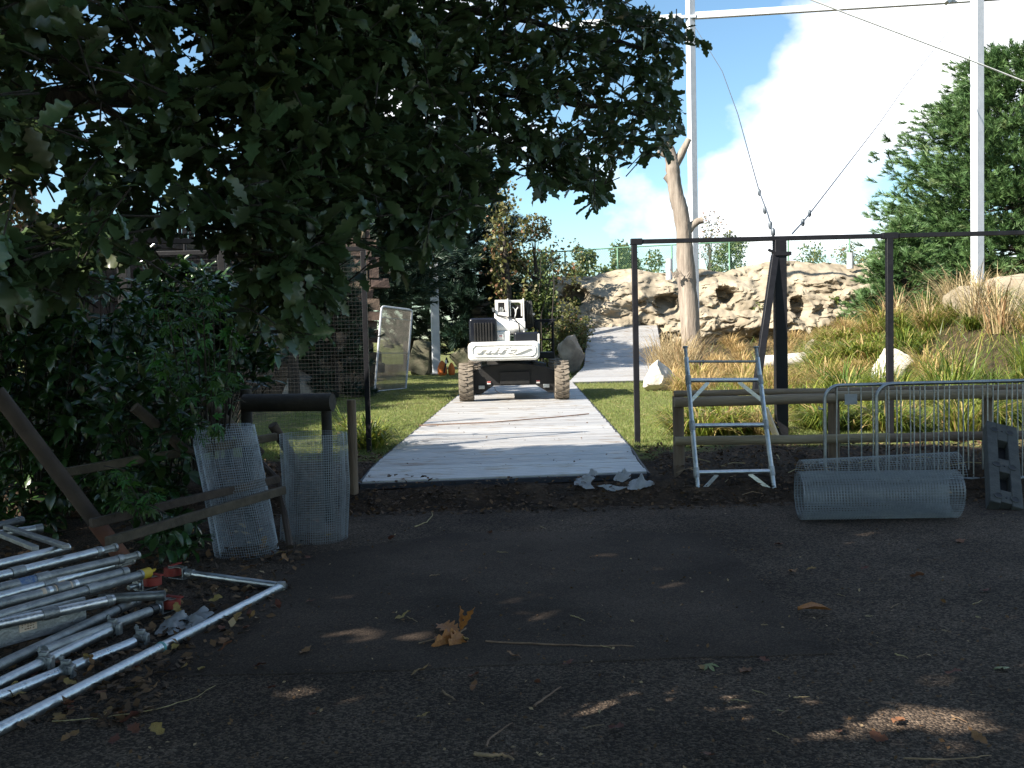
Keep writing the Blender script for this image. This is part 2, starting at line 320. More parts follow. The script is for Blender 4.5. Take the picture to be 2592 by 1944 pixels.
def scatter(name, TV, TF, mats, locs, m, parent=None, tint=None, smooth=False):
    """copies of a template (TV n x 3, TF m x k) by 3x3 matrices and locations, as one mesh"""
    mats = np.asarray(mats); locs = np.asarray(locs); n = len(TV); c = len(locs)
    V = np.einsum('cij,nj->cni', mats, TV) + locs[:, None, :]
    Fc = (np.asarray(TF)[None] + (np.arange(c)*n)[:, None, None]).reshape(-1, np.asarray(TF).shape[1])
    t = None if tint is None else np.repeat(np.asarray(tint), n)
    return np_mesh(name, V.reshape(-1, 3), Fc, m, parent, tint=t, smooth=smooth)
def rotmats(d, roll, size):
    """matrices whose local y points along d (n,3), rolled, scaled by size (n,) """
    d = d/np.linalg.norm(d, axis=1, keepdims=True)
    a = np.where(np.abs(d[:, 2:3]) < 0.95, np.array([[0, 0, 1.0]]), np.array([[1.0, 0, 0]]))
    x = np.cross(d, a); x /= np.linalg.norm(x, axis=1, keepdims=True); z = np.cross(x, d)
    c, s = np.cos(roll)[:, None], np.sin(roll)[:, None]
    x2 = x*c+z*s; z2 = z*c-x*s
    return np.stack([x2, d, z2], axis=2)*size[:, None, None]
def unit(n): v = NR.normal(size=(n, 3)); return v/np.linalg.norm(v, axis=1, keepdims=True)
def leaf_template(kind, seed=0, st=18):
    """leaf along +y, length 1, with a folded midrib and a curl"""
    r = random.Random(seed)
    if kind == 'oak':
        t = list(np.linspace(0, 1, st)); ph = r.uniform(-.4, .4)
        w = [max(.012, (.27*math.sin(math.pi*min(1, a**1.25*.93+.035))**.8)*(1-.45*(.5+.5*math.cos(2*math.pi*(a*4.4+.1)+ph)))*(1 if a > .12 else .25)) if a < .995 else .04 for a in t]
    elif kind == 'aucuba':
        t = [0, .12, .3, .5, .7, .88, 1]; w = [.01, .11, .2, .23, .18, .07, 0]
    elif kind == 'dead':
        t = [0, .12, .28, .42, .56, .7, .85, 1]; w = [.02, .13, .26, .17, .33, .22, .24, .03]
    else:
        t = [0, .25, .55, .8, 1]; w = [.03, .27, .33, .2, 0]
    curl = r.uniform(-.6, .3) if kind != 'dead' else r.uniform(.15, .5); fold = r.uniform(.1, .55); tw = r.uniform(-.45, .45)
    V = []
    for a, b in zip(t, w):
        zc = curl*a*a*0.6 + (0.06*math.sin(a*9+seed) if kind == 'dead' else 0)
        for sd in (-1, 0, 1):
            ww = b*(1+r.uniform(-.12, .12)*(.25 if kind == 'oak' else 1))
            V.append((sd*ww, a + (0.02*sd if sd else 0)*r.uniform(0, 1), zc + abs(sd)*ww*fold + sd*tw*a*0.2))
    Fs = []
    for i in range(len(t)-1):
        q = i*3
        Fs += [(q, q+1, q+4, q+3), (q+1, q+2, q+5, q+4)]
    return np.array(V), np.array(Fs)
def maple_template(seed=0):
    r = random.Random(seed); V = [(0, 0, 0)]; k = 5; pts = []
    for i in range(k):
        a = math.pi/2 + (i-2)*0.82; ln = (0.95, .8, .55)[abs(i-2)]
        pts.append(((a-0.27), ln*0.62)); pts.append((a-.1, ln*.78)); pts.append((a, ln)); pts.append((a+.1, ln*.78)); pts.append((a+.27, ln*.62))
        if i < k-1: pts.append((a+.41, ln*.33))
    pts.append((-math.pi/2, .12))
    for a, l in pts: V.append((math.cos(a)*l*.6, math.sin(a)*l*.6+.3, -.25*l*l+r.uniform(-.03, .03)))
    V[0] = (0, .3, 0)
    n = len(pts); return np.array(V), np.array([(0, i+1, (i+1) % n+1) for i in range(n)])
def leaf_mesh(name, kind, seed, m):
    V, Fs = maple_template(seed) if kind == 'maple' else leaf_template(kind, seed, 30)
    me = bpy.data.meshes.new(name); me.from_pydata([tuple(v) for v in V], [], [tuple(map(int, f)) for f in Fs]); me.materials.append(m); me.update(); me.shade_smooth(); return me
def place(name, me, m3, loc, parent=None):
    o = link_mesh(name, me, parent); off = OFF[parent.name] if parent is not None else np.zeros(3)
    mm = Matrix([list(m3[i])+[loc[i]-off[i]] for i in range(3)]+[[0, 0, 0, 1]]); o.matrix_basis = mm; return o

# ------------------------------------------------------------------ terrain
def gz(x, y):
    x = np.asarray(x, float); y = np.asarray(y, float)
    z = 0.25*smooth01((y-9.85)/0.85) - 0.03*(1-smooth01((y-9.6)/0.4))
    bank = 0.95*smooth01((y-40.5)/6.0)*smooth01((x-1.2)/1.6)
    mound = 1.75*smooth01((x-7.5)/5.5)*smooth01((y-17)/9.0)*(1-0.45*smooth01((y-33)/7.0)*(1-smooth01((x-15)/5.0)))
    return z + np.maximum(bank, mound) + 0.4*smooth01((y-60)/60)*0

# ================================================================== SETTING
def sheet(name, xs, ys, zf, m, turf=None):
    X, Y = np.meshgrid(xs, ys); Z = zf(X, Y); nx, ny = len(xs), len(ys)
    V = np.stack([X.ravel(), Y.ravel(), Z.ravel()], 1)
    i = (np.arange(ny-1)[:, None]*nx + np.arange(nx-1)[None]).ravel()
    Fc = np.stack([i, i+1, i+nx+1, i+nx], 1)
    o = np_mesh(name, V, Fc, m, smooth=True, tint=None if turf is None else turf(X, Y).ravel(), attrname='turf'); o['kind'] = 'structure'; return o
def fbm(X, Y, s, seed=0.0, o=4):
    out = np.zeros(X.shape)
    for idx, _ in np.ndenumerate(X): out[idx] = mn.fractal((X[idx]*s+seed, Y[idx]*s-seed, seed), 1.0, 2.0, o)
    return out
xs = np.unique(np.concatenate([np.linspace(-400, -30, 12), np.linspace(-30, -8, 30), np.linspace(-8, 9, 130), np.linspace(9, 30, 45), np.linspace(30, 400, 12)]))
ys = np.unique(np.concatenate([np.linspace(9.55, 13.5, 70), np.linspace(13.5, 50, 120), np.linspace(50, 90, 20), np.linspace(90, 1500, 14)]))
def ground_z(X, Y):
    n = fbm(X, Y, 1.3, 3.1); n2 = fbm(X, Y, 0.35, 8.0, 2)
    soil = (1-smooth01((Y-12.4)/1.5))
    z = gz(X, Y) + n*0.05*soil*smooth01((Y-9.6)/0.4) + n2*0.03 + n*0.012 - 0.02
    under = (np.abs(X-(0.02+(Y-10.7)*0.012)) < 1.75) & (Y > 10.45) & (Y < 34)
    z = np.where(under, np.minimum(z, np.minimum(MATZ, .2+.02*(Y-10.7))-.09), z)
    far_u = (Y > 30.5) & (Y < 47.5) & (X > 1.6) & (X < 8)
    return np.where(far_u, z-.12, z)
def ground_turf(X, Y):
    n = fbm(X, Y, 0.9, 5.0)
    t = smooth01((Y+0.5*n-12.55)/0.45)
    # bare trodden earth under the pines on the left and along the trackway
    t = t*(1-0.85*smooth01((-X-4.2+0.8*n)/1.2)*(Y < 60))
    t = t*(1-0.75*smooth01((n-0.25)/0.25)*smooth01((Y-16)/2)*(X < 0))
    t = t*(1-0.9*smooth01((X-4.8)/1.5)*smooth01((Y-13.6)/1.5))
    return np.clip(t, 0, 1)
MATZ = 0.27
sheet('ground', xs, ys, ground_z, M['ground'], ground_turf)
tx = np.linspace(-40, 40, 90); ty = np.linspace(-40, 10.3, 70)
sheet('tarmac', tx, ty, lambda X, Y: 0.006*np.sin(X*0.9+Y*0.4)*0, M['tarmac'])
patch_px = [(400, 1712), (850, 1705), (1170, 1690), (1700, 1668), (2114, 1657), (2010, 1560), (1880, 1430), (1800, 1352), (1500, 1345), (1150, 1350), (820, 1400), (640, 1480), (500, 1580)]
pp = [G(a, b, 0.0) for a, b in patch_px]
dense = []
for i in range(len(pp)):
    a, b = pp[i], pp[(i+1) % len(pp)]; k = max(2, int(np.linalg.norm(b-a)/0.12))
    for j in range(k):
        q = a+(b-a)*j/k; dense.append(q+np.array([R.uniform(-.012, .012), R.uniform(-.012, .012), 0]))
mb = MB(); n = len(dense)
c0 = np.mean(dense, 0); ring = [c0+(q-c0)*1.004 for q in dense]
mb.add([(q[0], q[1], 0.006) for q in dense]+[(q[0], q[1], 0.0005) for q in ring], [tuple(range(n))]+[(i, n+i, n+(i+1) % n, (i+1) % n) for i in range(n)])
o = mb.build('tarmac_patch', M['patch']); o['kind'] = 'structure'; recalc(o)

# ---- sandstone rockwork with caves on the far side of the enclosure
top_px = [(1180, 760), (1300, 745), (1350, 720), (1400, 697), (1440, 701), (1500, 700), (1560, 683), (1600, 680), (1650, 690), (1700, 693), (1760, 680), (1830, 690), (1900, 673), (1960, 660), (2010, 660), (2060, 668), (2100, 665), (2150, 672), (2200, 663), (2240, 648), (2330, 640), (2450, 650), (2592, 650)]
txs = [P(a, b, 49.0) for a, b in top_px]
def rock_top(x): return np.interp(x, [q[0] for q in txs], [q[2] for q in txs])
caves = [(1456, 747, 0.62, 0.55, 1.5), (1836, 745, 0.52, 0.5, 1.4), (2010, 778, 0.42, 0.5, 1.2), (1690, 775, 0.75, 0.55, 1.0), (2060, 842, 0.7, 0.3, 0.9), (1930, 850, 0.8, 0.4, 0.8), (1620, 770, 0.3, 0.2, 0.4)]
cav = [(P(a, b, 47.2), w, h, d) for a, b, w, h, d in caves]
nu, nv = 420, 130
U = np.linspace(txs[0][0], txs[-1][0], nu); V = np.zeros((nv, nu, 3))
for j in range(nu):
    x = U[j]; zt = rock_top(x); zb = float(gz(x, 44.5))-0.6
    for i in range(nv):
        t = i/(nv-1)
        if t < 0.8:
            s = t/0.8; z = zb+(zt-zb)*s; y = 46.2 + 2.6*s**2.6 - 0.45*math.sin(s*math.pi)
        else:
            s = (t-0.8)/0.2; z = zt - 0.8*s*s; y = 48.8+s*4
        q = (x, y*0.8, z)
        n1 = mn.fractal((x*0.42, z*0.75, 2.0), 0.8, 2.1, 5)
        n2 = mn.noise((x*0.9+7, z*1.9, y*.4)); n3 = mn.fractal((x*1.7, z*3.4, 5.0), 0.7, 2.1, 4)
        # bedded ledges
        led = 0.34*(1-abs(math.sin(z*2.3+n1*1.7+x*0.25))**0.5)*max(0, 1-abs(t-.4)*2)
        dy = 0.75*n1 + 0.22*n2 + 0.14*n3 + led*.5
        up = 0.0
        for c, w, h, dp in cav:
            dx = (x-c[0])/w+0.5*n2+.25*n3; dz = (z-c[2])/h+0.3*n3-.35*n1
            rr = math.hypot(dx, dz)
            dy += dp*(1-min(1, max(0, (rr-0.72)/0.34)))**1.0 if rr < 1.06 else 0
        V[i, j] = (x + 0.25*n2, y+dy, z + 0.1*n3*(t < .8) + (0.06*n1 if t >= .8 else 0))
i = (np.arange(nv-1)[:, None]*nu + np.arange(nu-1)[None]).ravel()
o = np_mesh('rock_outcrop', V.reshape(-1, 3), np.stack([i, i+1, i+nu+1, i+nu], 1), M['rock'], smooth=True, sharp=42)
tag(o, 'long pale sandstone rock face with cave holes behind the enclosure', 'rock')

def boulder(name, px0, px1, pyt, pyb, Y, m, label, seed, depth=1.0, group=None, tilt=0.0):
    a, b = P(px0, pyb, Y), P(px1, pyb, Y); zt = P((px0+px1)/2, pyt, Y)[2]; zb = (a[2]+b[2])/2
    w = b[0]-a[0]; c = np.array([(a[0]+b[0])/2, Y, zb]); gzz = float(gz(c[0], Y)); h = zt-min(zb, gzz)+0.05
    c[2] = min(zb, gzz)-0.12
    import bmesh
    bm = bmesh.new(); bmesh.ops.create_icosphere(bm, subdivisions=4, radius=1.0)
    Vs = []
    planes = [(np.array([R.gauss(0, 1), R.gauss(0, 1), R.gauss(0, .8)])) for _ in range(15)]
    planes = [q/np.linalg.norm(q) for q in planes]; dd = [R.uniform(.5, .82) for _ in planes]
    for v in bm.verts:
        p = np.array(v.co)
        for q, d in zip(planes, dd):
            e = p@q
            if e > d: p = p - q*(e-d)
        n = mn.fractal((p[0]*1.8+seed, p[1]*1.8, p[2]*1.8), .9, 2.1, 4)
        p = p*(1+0.09*n+.04*mn.noise((p[0]*7, p[1]*7+seed, p[2]*7)))
        v.co = p
    P0 = np.array([v.co[:] for v in bm.verts]); mn_, mx_ = P0.min(0), P0.max(0); P0 = (P0-mn_)/(mx_-mn_)
    Fs = [tuple(v.index for v in f.verts) for f in bm.faces]; bm.free()
    V = np.stack([c[0]+(P0[:, 0]-.5)*w+tilt*(P0[:, 2]-.5), c[1]+(P0[:, 1]-.5)*w*depth, c[2]+P0[:, 2]*(h+.12)], 1)
    o = np_mesh(name, V, Fs, m, smooth=True, sharp=30); return tag(o, label, 'boulder', group)
boulder('boulder', 1410, 1482, 850, 922, 40.5, M['boulder'], 'tall brown boulder between the lift and the sloping trackway', 3.0)
boulder('boulder', 1625, 1712, 915, 985, 26.0, M['boulderw'], 'white sunlit boulder beside the far trackway and reeds', 9.0)
boulder('boulder', 2205, 2310, 885, 985, 23.0, M['boulderw'], 'pale boulder half sunk in long grass behind the black post', 14.0, 0.7)
boulder('boulder', 2405, 2520, 728, 850, 27.0, M['rock'], 'pointed pale rock at the foot of the tall white pole', 21.0, 1.2)
boulder('boulder', 2470, 2680, 700, 870, 28.6, M['rock'], 'broad rounded rock in the grass under the big conifer', 25.0, 1.0)
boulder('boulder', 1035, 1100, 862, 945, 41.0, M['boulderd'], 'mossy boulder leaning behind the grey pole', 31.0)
boulder('boulder', 1140, 1215, 880, 940, 45.0, M['boulderd'], 'low boulder under the pines, shade put into its dark colour', 35.0)
boulder('boulder', 2040, 2110, 862, 905, 33.0, M['boulder'], 'grey flat-topped stone behind the bleached log', 41.0)

# ---- stone wall far left, of separate blocks with upright cope stones
wl, wr = P(60, 600, 27.0), P(935, 600, 29.5)
wd = (wr-wl); wd[2] = 0; wlen = np.linalg.norm(wd); wd /= wlen; wn = np.array([wd[1], -wd[0], 0])   # towards the camera
z_top = 4.75
wall = root('stone_wall', (wl[0], wl[1], 0.2), 'old brown stone wall with jagged upright cope stones behind the bushes', 'wall')
mb = MB(); mb.beam((wl+wd*wlen/2)*np.array([1, 1, 0])+np.array([0, 0, .1])-wn*.25, (wl+wd*wlen/2)*np.array([1, 1, 0])+np.array([0, 0, z_top-.05])-wn*.25, wlen, .5, up=wn)
mb2 = MB(); a = wl*np.array([1, 1, 0]); V8 = []
for t in (0, wlen):
    for q in (0, -.5):
        for z in (.1, z_top-.05): V8.append(a+wd*t+wn*q+np.array([0, 0, z]))
mb2.add(V8, [(0, 1, 3, 2), (4, 6, 7, 5), (0, 4, 5, 1), (2, 3, 7, 6), (0, 2, 6, 4), (1, 5, 7, 3)]); o = mb2.build('mortar_core', M['mortar'], wall); recalc(o)
def stone_box(mb, t, z, w, h, d, j):
    V = []
    for x in (-.5, .5):
        for y in (-.2, d):
            for zz in (-.5, .5):
                V.append(a+wd*(t+x*w+R.uniform(-j, j))+wn*(y+(R.uniform(-j, j) if y > 0 else 0))+np.array([0, 0, z+zz*h+R.uniform(-j, j)]))
    mb.add(V, [(0, 1, 3, 2), (4, 6, 7, 5), (0, 4, 5, 1), (2, 3, 7, 6), (0, 2, 6, 4), (1, 5, 7, 3)])
count = 0; rest = MB(); z = z_top-.05
while z > .3:
    h = R.uniform(.2, .42); t = -R.random()*.3
    while t < wlen:
        w = R.uniform(.18, .62)
        if count < 250 and t > 0.3:
            q = MB(); stone_box(q, t+w/2, z-h/2, w-.03, h-.03, .05+R.uniform(-.03, .04), .03); recalc(q.build('stone', M['stone'], wall)); count += 1
        else: stone_box(rest, t+w/2, z-h/2, w-.03, h-.03, .05, .018)
        t += w
    z -= h
o = rest.build('lower_stones', M['stone'], wall); recalc(o); o['kind'] = 'stuff'
t = 0
while t < wlen:
    w = R.uniform(.1, .2); q = MB(); h = R.uniform(.25, .5)
    V = []
    for x in (-.5, .5):
        for y in (-.5, .08):
            for zz in (0, h): V.append(a+wd*(t+w/2+x*(w-.02)*(1 if zz == 0 else R.uniform(.5, 1)))+wn*(y+R.uniform(-.03, .03))+np.array([0, 0, z_top-.03+zz+R.uniform(-.04, .04)*(zz > 0)]))
    q.add(V, [(0, 1, 3, 2), (4, 6, 7, 5), (0, 4, 5, 1), (2, 3, 7, 6), (0, 2, 6, 4), (1, 5, 7, 3)]); recalc(q.build('cope_stone', M['stone'], wall)); t += w

# ================================================================== TRACKWAYS
def lerp(a, b, t): return np.asarray(a)*(1-t)+np.asarray(b)*t
def trackway(label, path, W_, skew, plank, name='trackway'):
    """path: list of (x_centre, y, z); planks laid across it"""
    path = [np.array(q, float) for q in path]; seg = [np.linalg.norm(path[i+1]-path[i]) for i in range(len(path)-1)]; cum = np.concatenate([[0], np.cumsum(seg)])
    def at(s): return np.array([np.interp(s, cum, [q[k] for q in path]) for k in range(3)])
    rt = root(name, path[0], label, 'trackway'); cnt = int(cum[-1]/plank)
    for i in range(cnt):
        p0, p1 = at(i*plank+.012), at((i+1)*plank-.012); d = (p1-p0)/np.linalg.norm(p1-p0)
        xdir = np.array([1.0, skew, 0]); xdir /= np.linalg.norm(xdir); up = np.cross(xdir, d); up /= np.linalg.norm(up)
        m = MB(); th = .03; V = []; dz = R.uniform(-.006, .006); ex = R.uniform(-.012, .012)
        prof = [(0, 0), (0, .7), (.05, 1), (.46, 1), (.48, .7), (.52, .7), (.54, 1), (.95, 1), (1, .7), (1, 0)]
        for sgn in (-1, 1):
            for u, w in prof: V.append(p0+(p1-p0)*u+xdir*sgn*W_/2+xdir*ex+up*(w*th-th+dz))
        k = len(prof)
        m.add(V, [tuple(range(k)), tuple(range(2*k-1, k-1, -1))]+[(j, k+j, k+(j+1) % k, (j+1) % k) for j in range(k)])
        o = m.build('plank', M['alu'], rt); recalc(o)
    for sgn in (-1, 1):
        m = MB(); ps = [at(s)+np.array([1, skew, 0])*sgn*(W_/2+.02)+np.array([0, 0, -.035]) for s in np.linspace(0, cum[-1], 24)]
        m.tube(ps, .025, 5); m.build('edge_rail', M['aluedge'], rt)
    e = MB(); b0 = at(0); xd = np.array([1, skew, 0]); e.beam(b0-xd*(W_/2)+np.array([0, -.03, -.05]), b0+xd*(W_/2)+np.array([0, -.03, -.05]), .05, .06, up=(0, 0, 1)); e.build('end_bar', M['aluedge'], rt)
    return rt, at, cum[-1]
# main run: centre line from the photograph's edges
MATZ = 0.27
e_l, e_r = G(897, 1222, .20), G(1648, 1192, .20)
skew = (e_r[1]-e_l[1])/(e_r[0]-e_l[0])*0.75
c0 = (e_l+e_r)/2
far = (G(1150, 1004, MATZ)+G(1482, 998, MATZ))/2
MW = 3.15
path = [(c0[0], c0[1], .205), (c0[0]+.0, c0[1]+.7, .235)]
for t in np.linspace(.13, 1.9, 24):
    q = c0+(far-c0)*t
    if q[1] > c0[1]+1.0: path.append((q[0], q[1], min(MATZ, .235+.02*(q[1]-c0[1]))))
path = [q for q in path if q[1] < 32.5]
trackway('long ribbed aluminium trackway of planks leading up to the lift', path, MW, skew, .225)
# far run: flat, then bending up the bank
fl = [(1452, 1655, 965, 31.3), (1476, 1679, 929, 40.0), (1483, 1672, 885, 42.3), (1487, 1664, 824, 46.0)]
pts = []
for l, r, y, Y in fl:
    c = P((l+r)/2, y, Y); pts.append(c)
pts[0][2] = .27; pts[1][2] = .42
pts[0][0] = P(1569, 965, 31.3)[0]
fine = []
tt = np.array([0, 1, 2, 3.0]); A = np.array(pts)
for s in np.linspace(0, 3, 40):
    k = min(2, int(s)); u = s-k; p0 = A[max(0, k-1)]; p1 = A[k]; p2 = A[k+1]; p3 = A[min(3, k+2)]
    fine.append(0.5*((2*p1)+(-p0+p2)*u+(2*p0-5*p1+4*p2-p3)*u*u+(-p0+3*p1-3*p2+p3)*u**3) if 0 < k else p1*(1-u)+p2*u)
trackway('second aluminium trackway bending up the bank below the rocks', fine, 3.2, .02, .3)

# ================================================================== BOOM LIFT
YM = 22.4
sM = YM/F
mo = P(1302, 1016, YM); mo[2] = MATZ+0.005
def mp3(px, py, dy): return np.array([mo[0]+(px-1302)*sM, YM+dy, mo[2]+(1016-py)*sM])
lift = root('boom_lift', mo, 'white and black wheeled boom lift seen from behind on the trackway', 'lift')
TR = 49.5*sM
def wheel(pxc, dy, w):
    c = mp3(pxc, 1016, dy); c[2] += TR; m = MB(); n = 40
    prof = [(-.5, .62), (-.5, .86), (-.46, .95), (-.36, .965), (.36, .965), (.46, .95), (.5, .86), (.5, .62)]
    V = []; k = len(prof)
    for i in range(n):
        a = 2*math.pi*i/n
        for u, q in prof: V.append(c+np.array([u*w, math.cos(a)*q*TR, math.sin(a)*q*TR]))
    m.add(V, [(i*k+j, i*k+j+1, ((i+1) % n)*k+j+1, ((i+1) % n)*k+j) for i in range(n) for j in range(k-1)])
    wh = root_child = MB()
    ty = m.build('tyre', M['rubber'], None, smooth=True, sharp=35)
    return c, ty
def make_wheel(pxc, dy, w):
    c = mp3(pxc, 1016, dy); c[2] += TR
    rim = MB(); n = 24
    for u0, u1, r in ((-.44, .44, .62*TR), (-.5, .5, .2*TR)):
        rim.tube([c+np.array([u0*w, 0, 0]), c+np.array([u1*w, 0, 0])], r, n)
    wr_ = rim.build('wheel', M['chassis'], lift, smooth=True, sharp=40)
    m = MB(); n = 40
    prof = [(-.5, .6), (-.5, .86), (-.46, .935), (-.36, .955), (.36, .955), (.46, .935), (.5, .86), (.5, .6)]
    V = []; k = len(prof)
    for i in range(n):
        a = 2*math.pi*i/n
        for u, q in prof: V.append(c+np.array([u*w, math.cos(a)*q*TR, math.sin(a)*q*TR]))
    m.add(V, [(i*k+j, i*k+j+1, ((i+1) % n)*k+j+1, ((i+1) % n)*k+j) for i in range(n) for j in range(k-1)])
    recalc(m.build('tyre', M['rubber'], wr_, smooth=True, sharp=35))
    lg = MB(); nl = 20
    for i in range(nl):
        for sd in (-1, 1):
            a = 2*math.pi*(i+(0.5 if sd > 0 else 0))/nl
            e1 = np.array([0, -math.sin(a), math.cos(a)]); e2 = np.array([0, math.cos(a), math.sin(a)])
            # an angled bar: shoulder to the middle, bent at the centre
            for (x0, x1, s0, s1) in ((.5, .2, 0.0, .10), (.2, -.06, .10, .10)):
                V = []
                for xx, ss in ((x0, s0), (x1, s1)):
                    for dd in (-.055, .055):
                        for rr in (.93, 1.0): V.append(c+np.array([sd*xx*w, 0, 0])+e1*TR*(ss*1.1+dd)+e2*TR*rr)
                lg.add(V, [(0, 1, 3, 2), (4, 6, 7, 5), (0, 4, 5, 1), (2, 3, 7, 6), (0, 2, 6, 4), (1, 5, 7, 3)])
    o = lg.build('tread_lugs', M['rubber'], wr_); recalc(o)
    return wr_
WW = 37*sM
make_wheel(1180, TR, WW); make_wheel(1425, TR, WW); make_wheel(1190, TR+2.9, WW); make_wheel(1424, TR+2.9, WW)
def MX(u, v, a): return mp3(u, v, a)
def mprism(name, poly, d0, d1, m, parent=lift, bevel=0.0):
    q = MB(); q.prism(poly, d0, d1, MX); o = q.build(name, m, parent, bevel=bevel); recalc(o); return o
mprism('rear_axle', [(1197, 940), (1222, 928), (1290, 920), (1310, 920), (1385, 930), (1410, 945), (1410, 998), (1388, 996), (1372, 986), (1358, 977), (1250, 977), (1236, 986), (1220, 996), (1197, 996)], .3, .75, M['chassis'], bevel=.015)
mprism('axle_cover', [(1266, 942), (1343, 942), (1343, 974), (1266, 974)], .24, .32, M['chassis'], bevel=.01)
mprism('front_axle', [(1197, 950), (1410, 950), (1410, 985), (1197, 985)], 3.1, 3.5, M['chassis'], bevel=.015)
mprism('chassis_frame', [(1240, 925), (1366, 925), (1366, 962), (1240, 962)], .7, 3.6, M['chassis'], bevel=.02)
mprism('battery_box', [(1352, 918), (1387, 922), (1387, 942), (1352, 938)], .5, 1.6, M['darkp'], bevel=.02)
q = MB(); q.tube([mp3(1300, 926, 1.7), mp3(1300, 908, 1.7)], .62, 32); q.build('turntable', M['chassis'], lift, smooth=True)
# bracket plates and steering parts on the axle ends
for a_, b_ in ((1206, 1232), (1372, 1398)):
    q = MB(); q.box((mp3(a_, 985, .26)+mp3(b_, 975, .26))/2, (16*sM, .03, 9*sM)); q.build('lifting_bracket', M['galv'], lift, bevel=.006)
for a_ in (1238, 1364):
    q = MB(); q.box(mp3(a_, 969, .285), (9*sM, .02, 7*sM)); o = q.build('rear_reflector', M['white'], lift)
    q = MB(); q.box(mp3(a_, 967, .27), (8.5*sM, .02, 2.6*sM)); q.build('red_lens', M['redlens'], o)
q = MB(); q.tube([mp3(1252, 980, .3), mp3(1254, 988, .2), mp3(1262, 994, .15), mp3(1275, 996, .1)], .008, 5); q.build('trailing_cable', M['hose'], lift)
# counterweight with raised oval and lettering
def rbox(u0, u1, v0, v1, r, n=5):
    out = []
    for cx_, cy_, a0 in ((u1-r, v0+r, -90), (u1-r, v1-r, 0), (u0+r, v1-r, 90), (u0+r, v0+r, 180)):
        for i in range(n+1):
            a = rad(a0+90*i/n); out.append((cx_+r*math.cos(a), cy_+r*math.sin(a)))
    return out
cw = mprism('counterweight', rbox(1188, 1368.5, 864, 912, 13), -.12, .75, M['white'], bevel=.05)
q = MB(); ov = rbox(1199, 1358, 872, 901, 12, 8)
ring = [mp3(u, v, -.124) for u, v in ov]; q.tube(ring+[ring[0]], .02, 6, cap=False); q.build('raised_oval', M['white'], cw, smooth=True)
def text_mesh(txt, name, m, parent, c, width, height, depth, shear=0.25):
    cu = bpy.data.curves.new('t', 'FONT'); cu.body = txt; cu.extrude = .02; cu.bevel_depth = .012; cu.shear = shear; cu.offset = .012; cu.resolution_u = 4
    ob = bpy.data.objects.new('t', cu); COL.objects.link(ob); dg = bpy.context.evaluated_depsgraph_get(); dg.update()
    me = bpy.data.meshes.new_from_object(ob.evaluated_get(dg)); bpy.data.objects.remove(ob)
    V = np.array([v.co[:] for v in me.vertices]); Fs = [tuple(p.vertices) for p in me.polygons]
    lo, hi = V.min(0), V.max(0); V = (V-(lo+hi)/2)/(hi-lo)
    Wd = np.stack([c[0]+V[:, 0]*width, c[1]-V[:, 2]*depth, c[2]+V[:, 1]*height], 1)
    return np_mesh(name, Wd, Fs, m, parent)
text_mesh('nifty', 'raised_lettering', M['white'], cw, mp3(1278, 887, -.128), 138*sM, 20*sM, .06)
for u, v, w in ((1283, 873, 7), (1327, 873, 3), (1350, 903, 8)):
    q = MB(); q.box(mp3(u, v, -.121), (w*sM, .006, 1.6*sM)); q.build('paint_chip', M['chassis'], cw)
# engine cowl with louvres, side cowl
ec = mprism('engine_cowl', rbox(1191, 1262, 803, 866, 9), .12, 1.5, M['darkp'], bevel=.04)
for i in range(7):
    u = 1204+i*7.2; q = MB(); q.prism(rbox(u, u+4.2, 815, 862, 1.8, 3), .075, .14, MX); recalc(q.build('louvre', M['chassis'], ec, bevel=.006))
sc = mprism('side_cowl', rbox(1305, 1369, 841, 868, 6), .15, 1.6, M['darkp'], bevel=.04)
mprism('cowl_trim', rbox(1365, 1369.5, 846, 878, 1.5), .12, .5, M['white'], sc)
# boom foot: knuckle drum, cheek plates, column
q = MB(); q.tube([mp3(1252, 826, .45), mp3(1334, 826, .45)], 20.5*sM, 28); kn = q.build('boom_knuckle', M['white'], lift, smooth=True)
mprism('boom_column', [(1253, 838), (1296, 838), (1294, 868), (1255, 868)], .25, .85, M['white'], bevel=.02)
q = MB(); q.box(mp3(1271, 851, .23), (12*sM, .03, 12*sM)); st = q.build('warning_sticker', M['white'], lift)
q = MB(); q.box(mp3(1271, 850, .21), (7*sM, .01, 2*sM)); q.build('red_mark', M['redlens'], st)
mprism('lower_boom', [(1256, 790), (1292, 790), (1292, 838), (1256, 838)], .35, 3.6, M['white'], bevel=.02)
# upper bracket with oval hole
hole = rbox(1266, 1283, 764, 793, 8, 6); outer = [(1258, 757), (1292, 757), (1292, 800), (1258, 800)]
q = MB()
for (u0, u1, v0, v1) in ((1258, 1266, 757, 800), (1283, 1292, 757, 800), (1266, 1283, 757, 764), (1266, 1283, 794, 800)):
    q.box((mp3(u0, v0, .5)+mp3(u1, v1, .5))/2, ((u1-u0)*sM, .06, (v1-v0)*sM))
for cx_, cy_, a0 in ((1283, 764, 0), (1266, 764, 90)): pass
bk = q.build('upper_bracket', M['white'], lift, bevel=.008)
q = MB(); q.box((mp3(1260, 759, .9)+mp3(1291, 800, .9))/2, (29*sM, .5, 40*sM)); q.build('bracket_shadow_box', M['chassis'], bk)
q = MB(); q.tube([mp3(1274, 780, .42), mp3(1274, 800, .46)], 6*sM, 12); q.tube([mp3(1274, 776, .4), mp3(1274, 782, .4)], 4*sM, 10); q.build('hydraulic_valve', M['galv'], bk, smooth=True)
for u in (1291, 1331):
    q = MB(); q.prism([(u-1.6, 755), (u+1.6, 755), (u+2.2, 868), (u-2.2, 868)], .3, .62, MX); recalc(q.build('cheek_plate', M['white'], lift, bevel=.006))
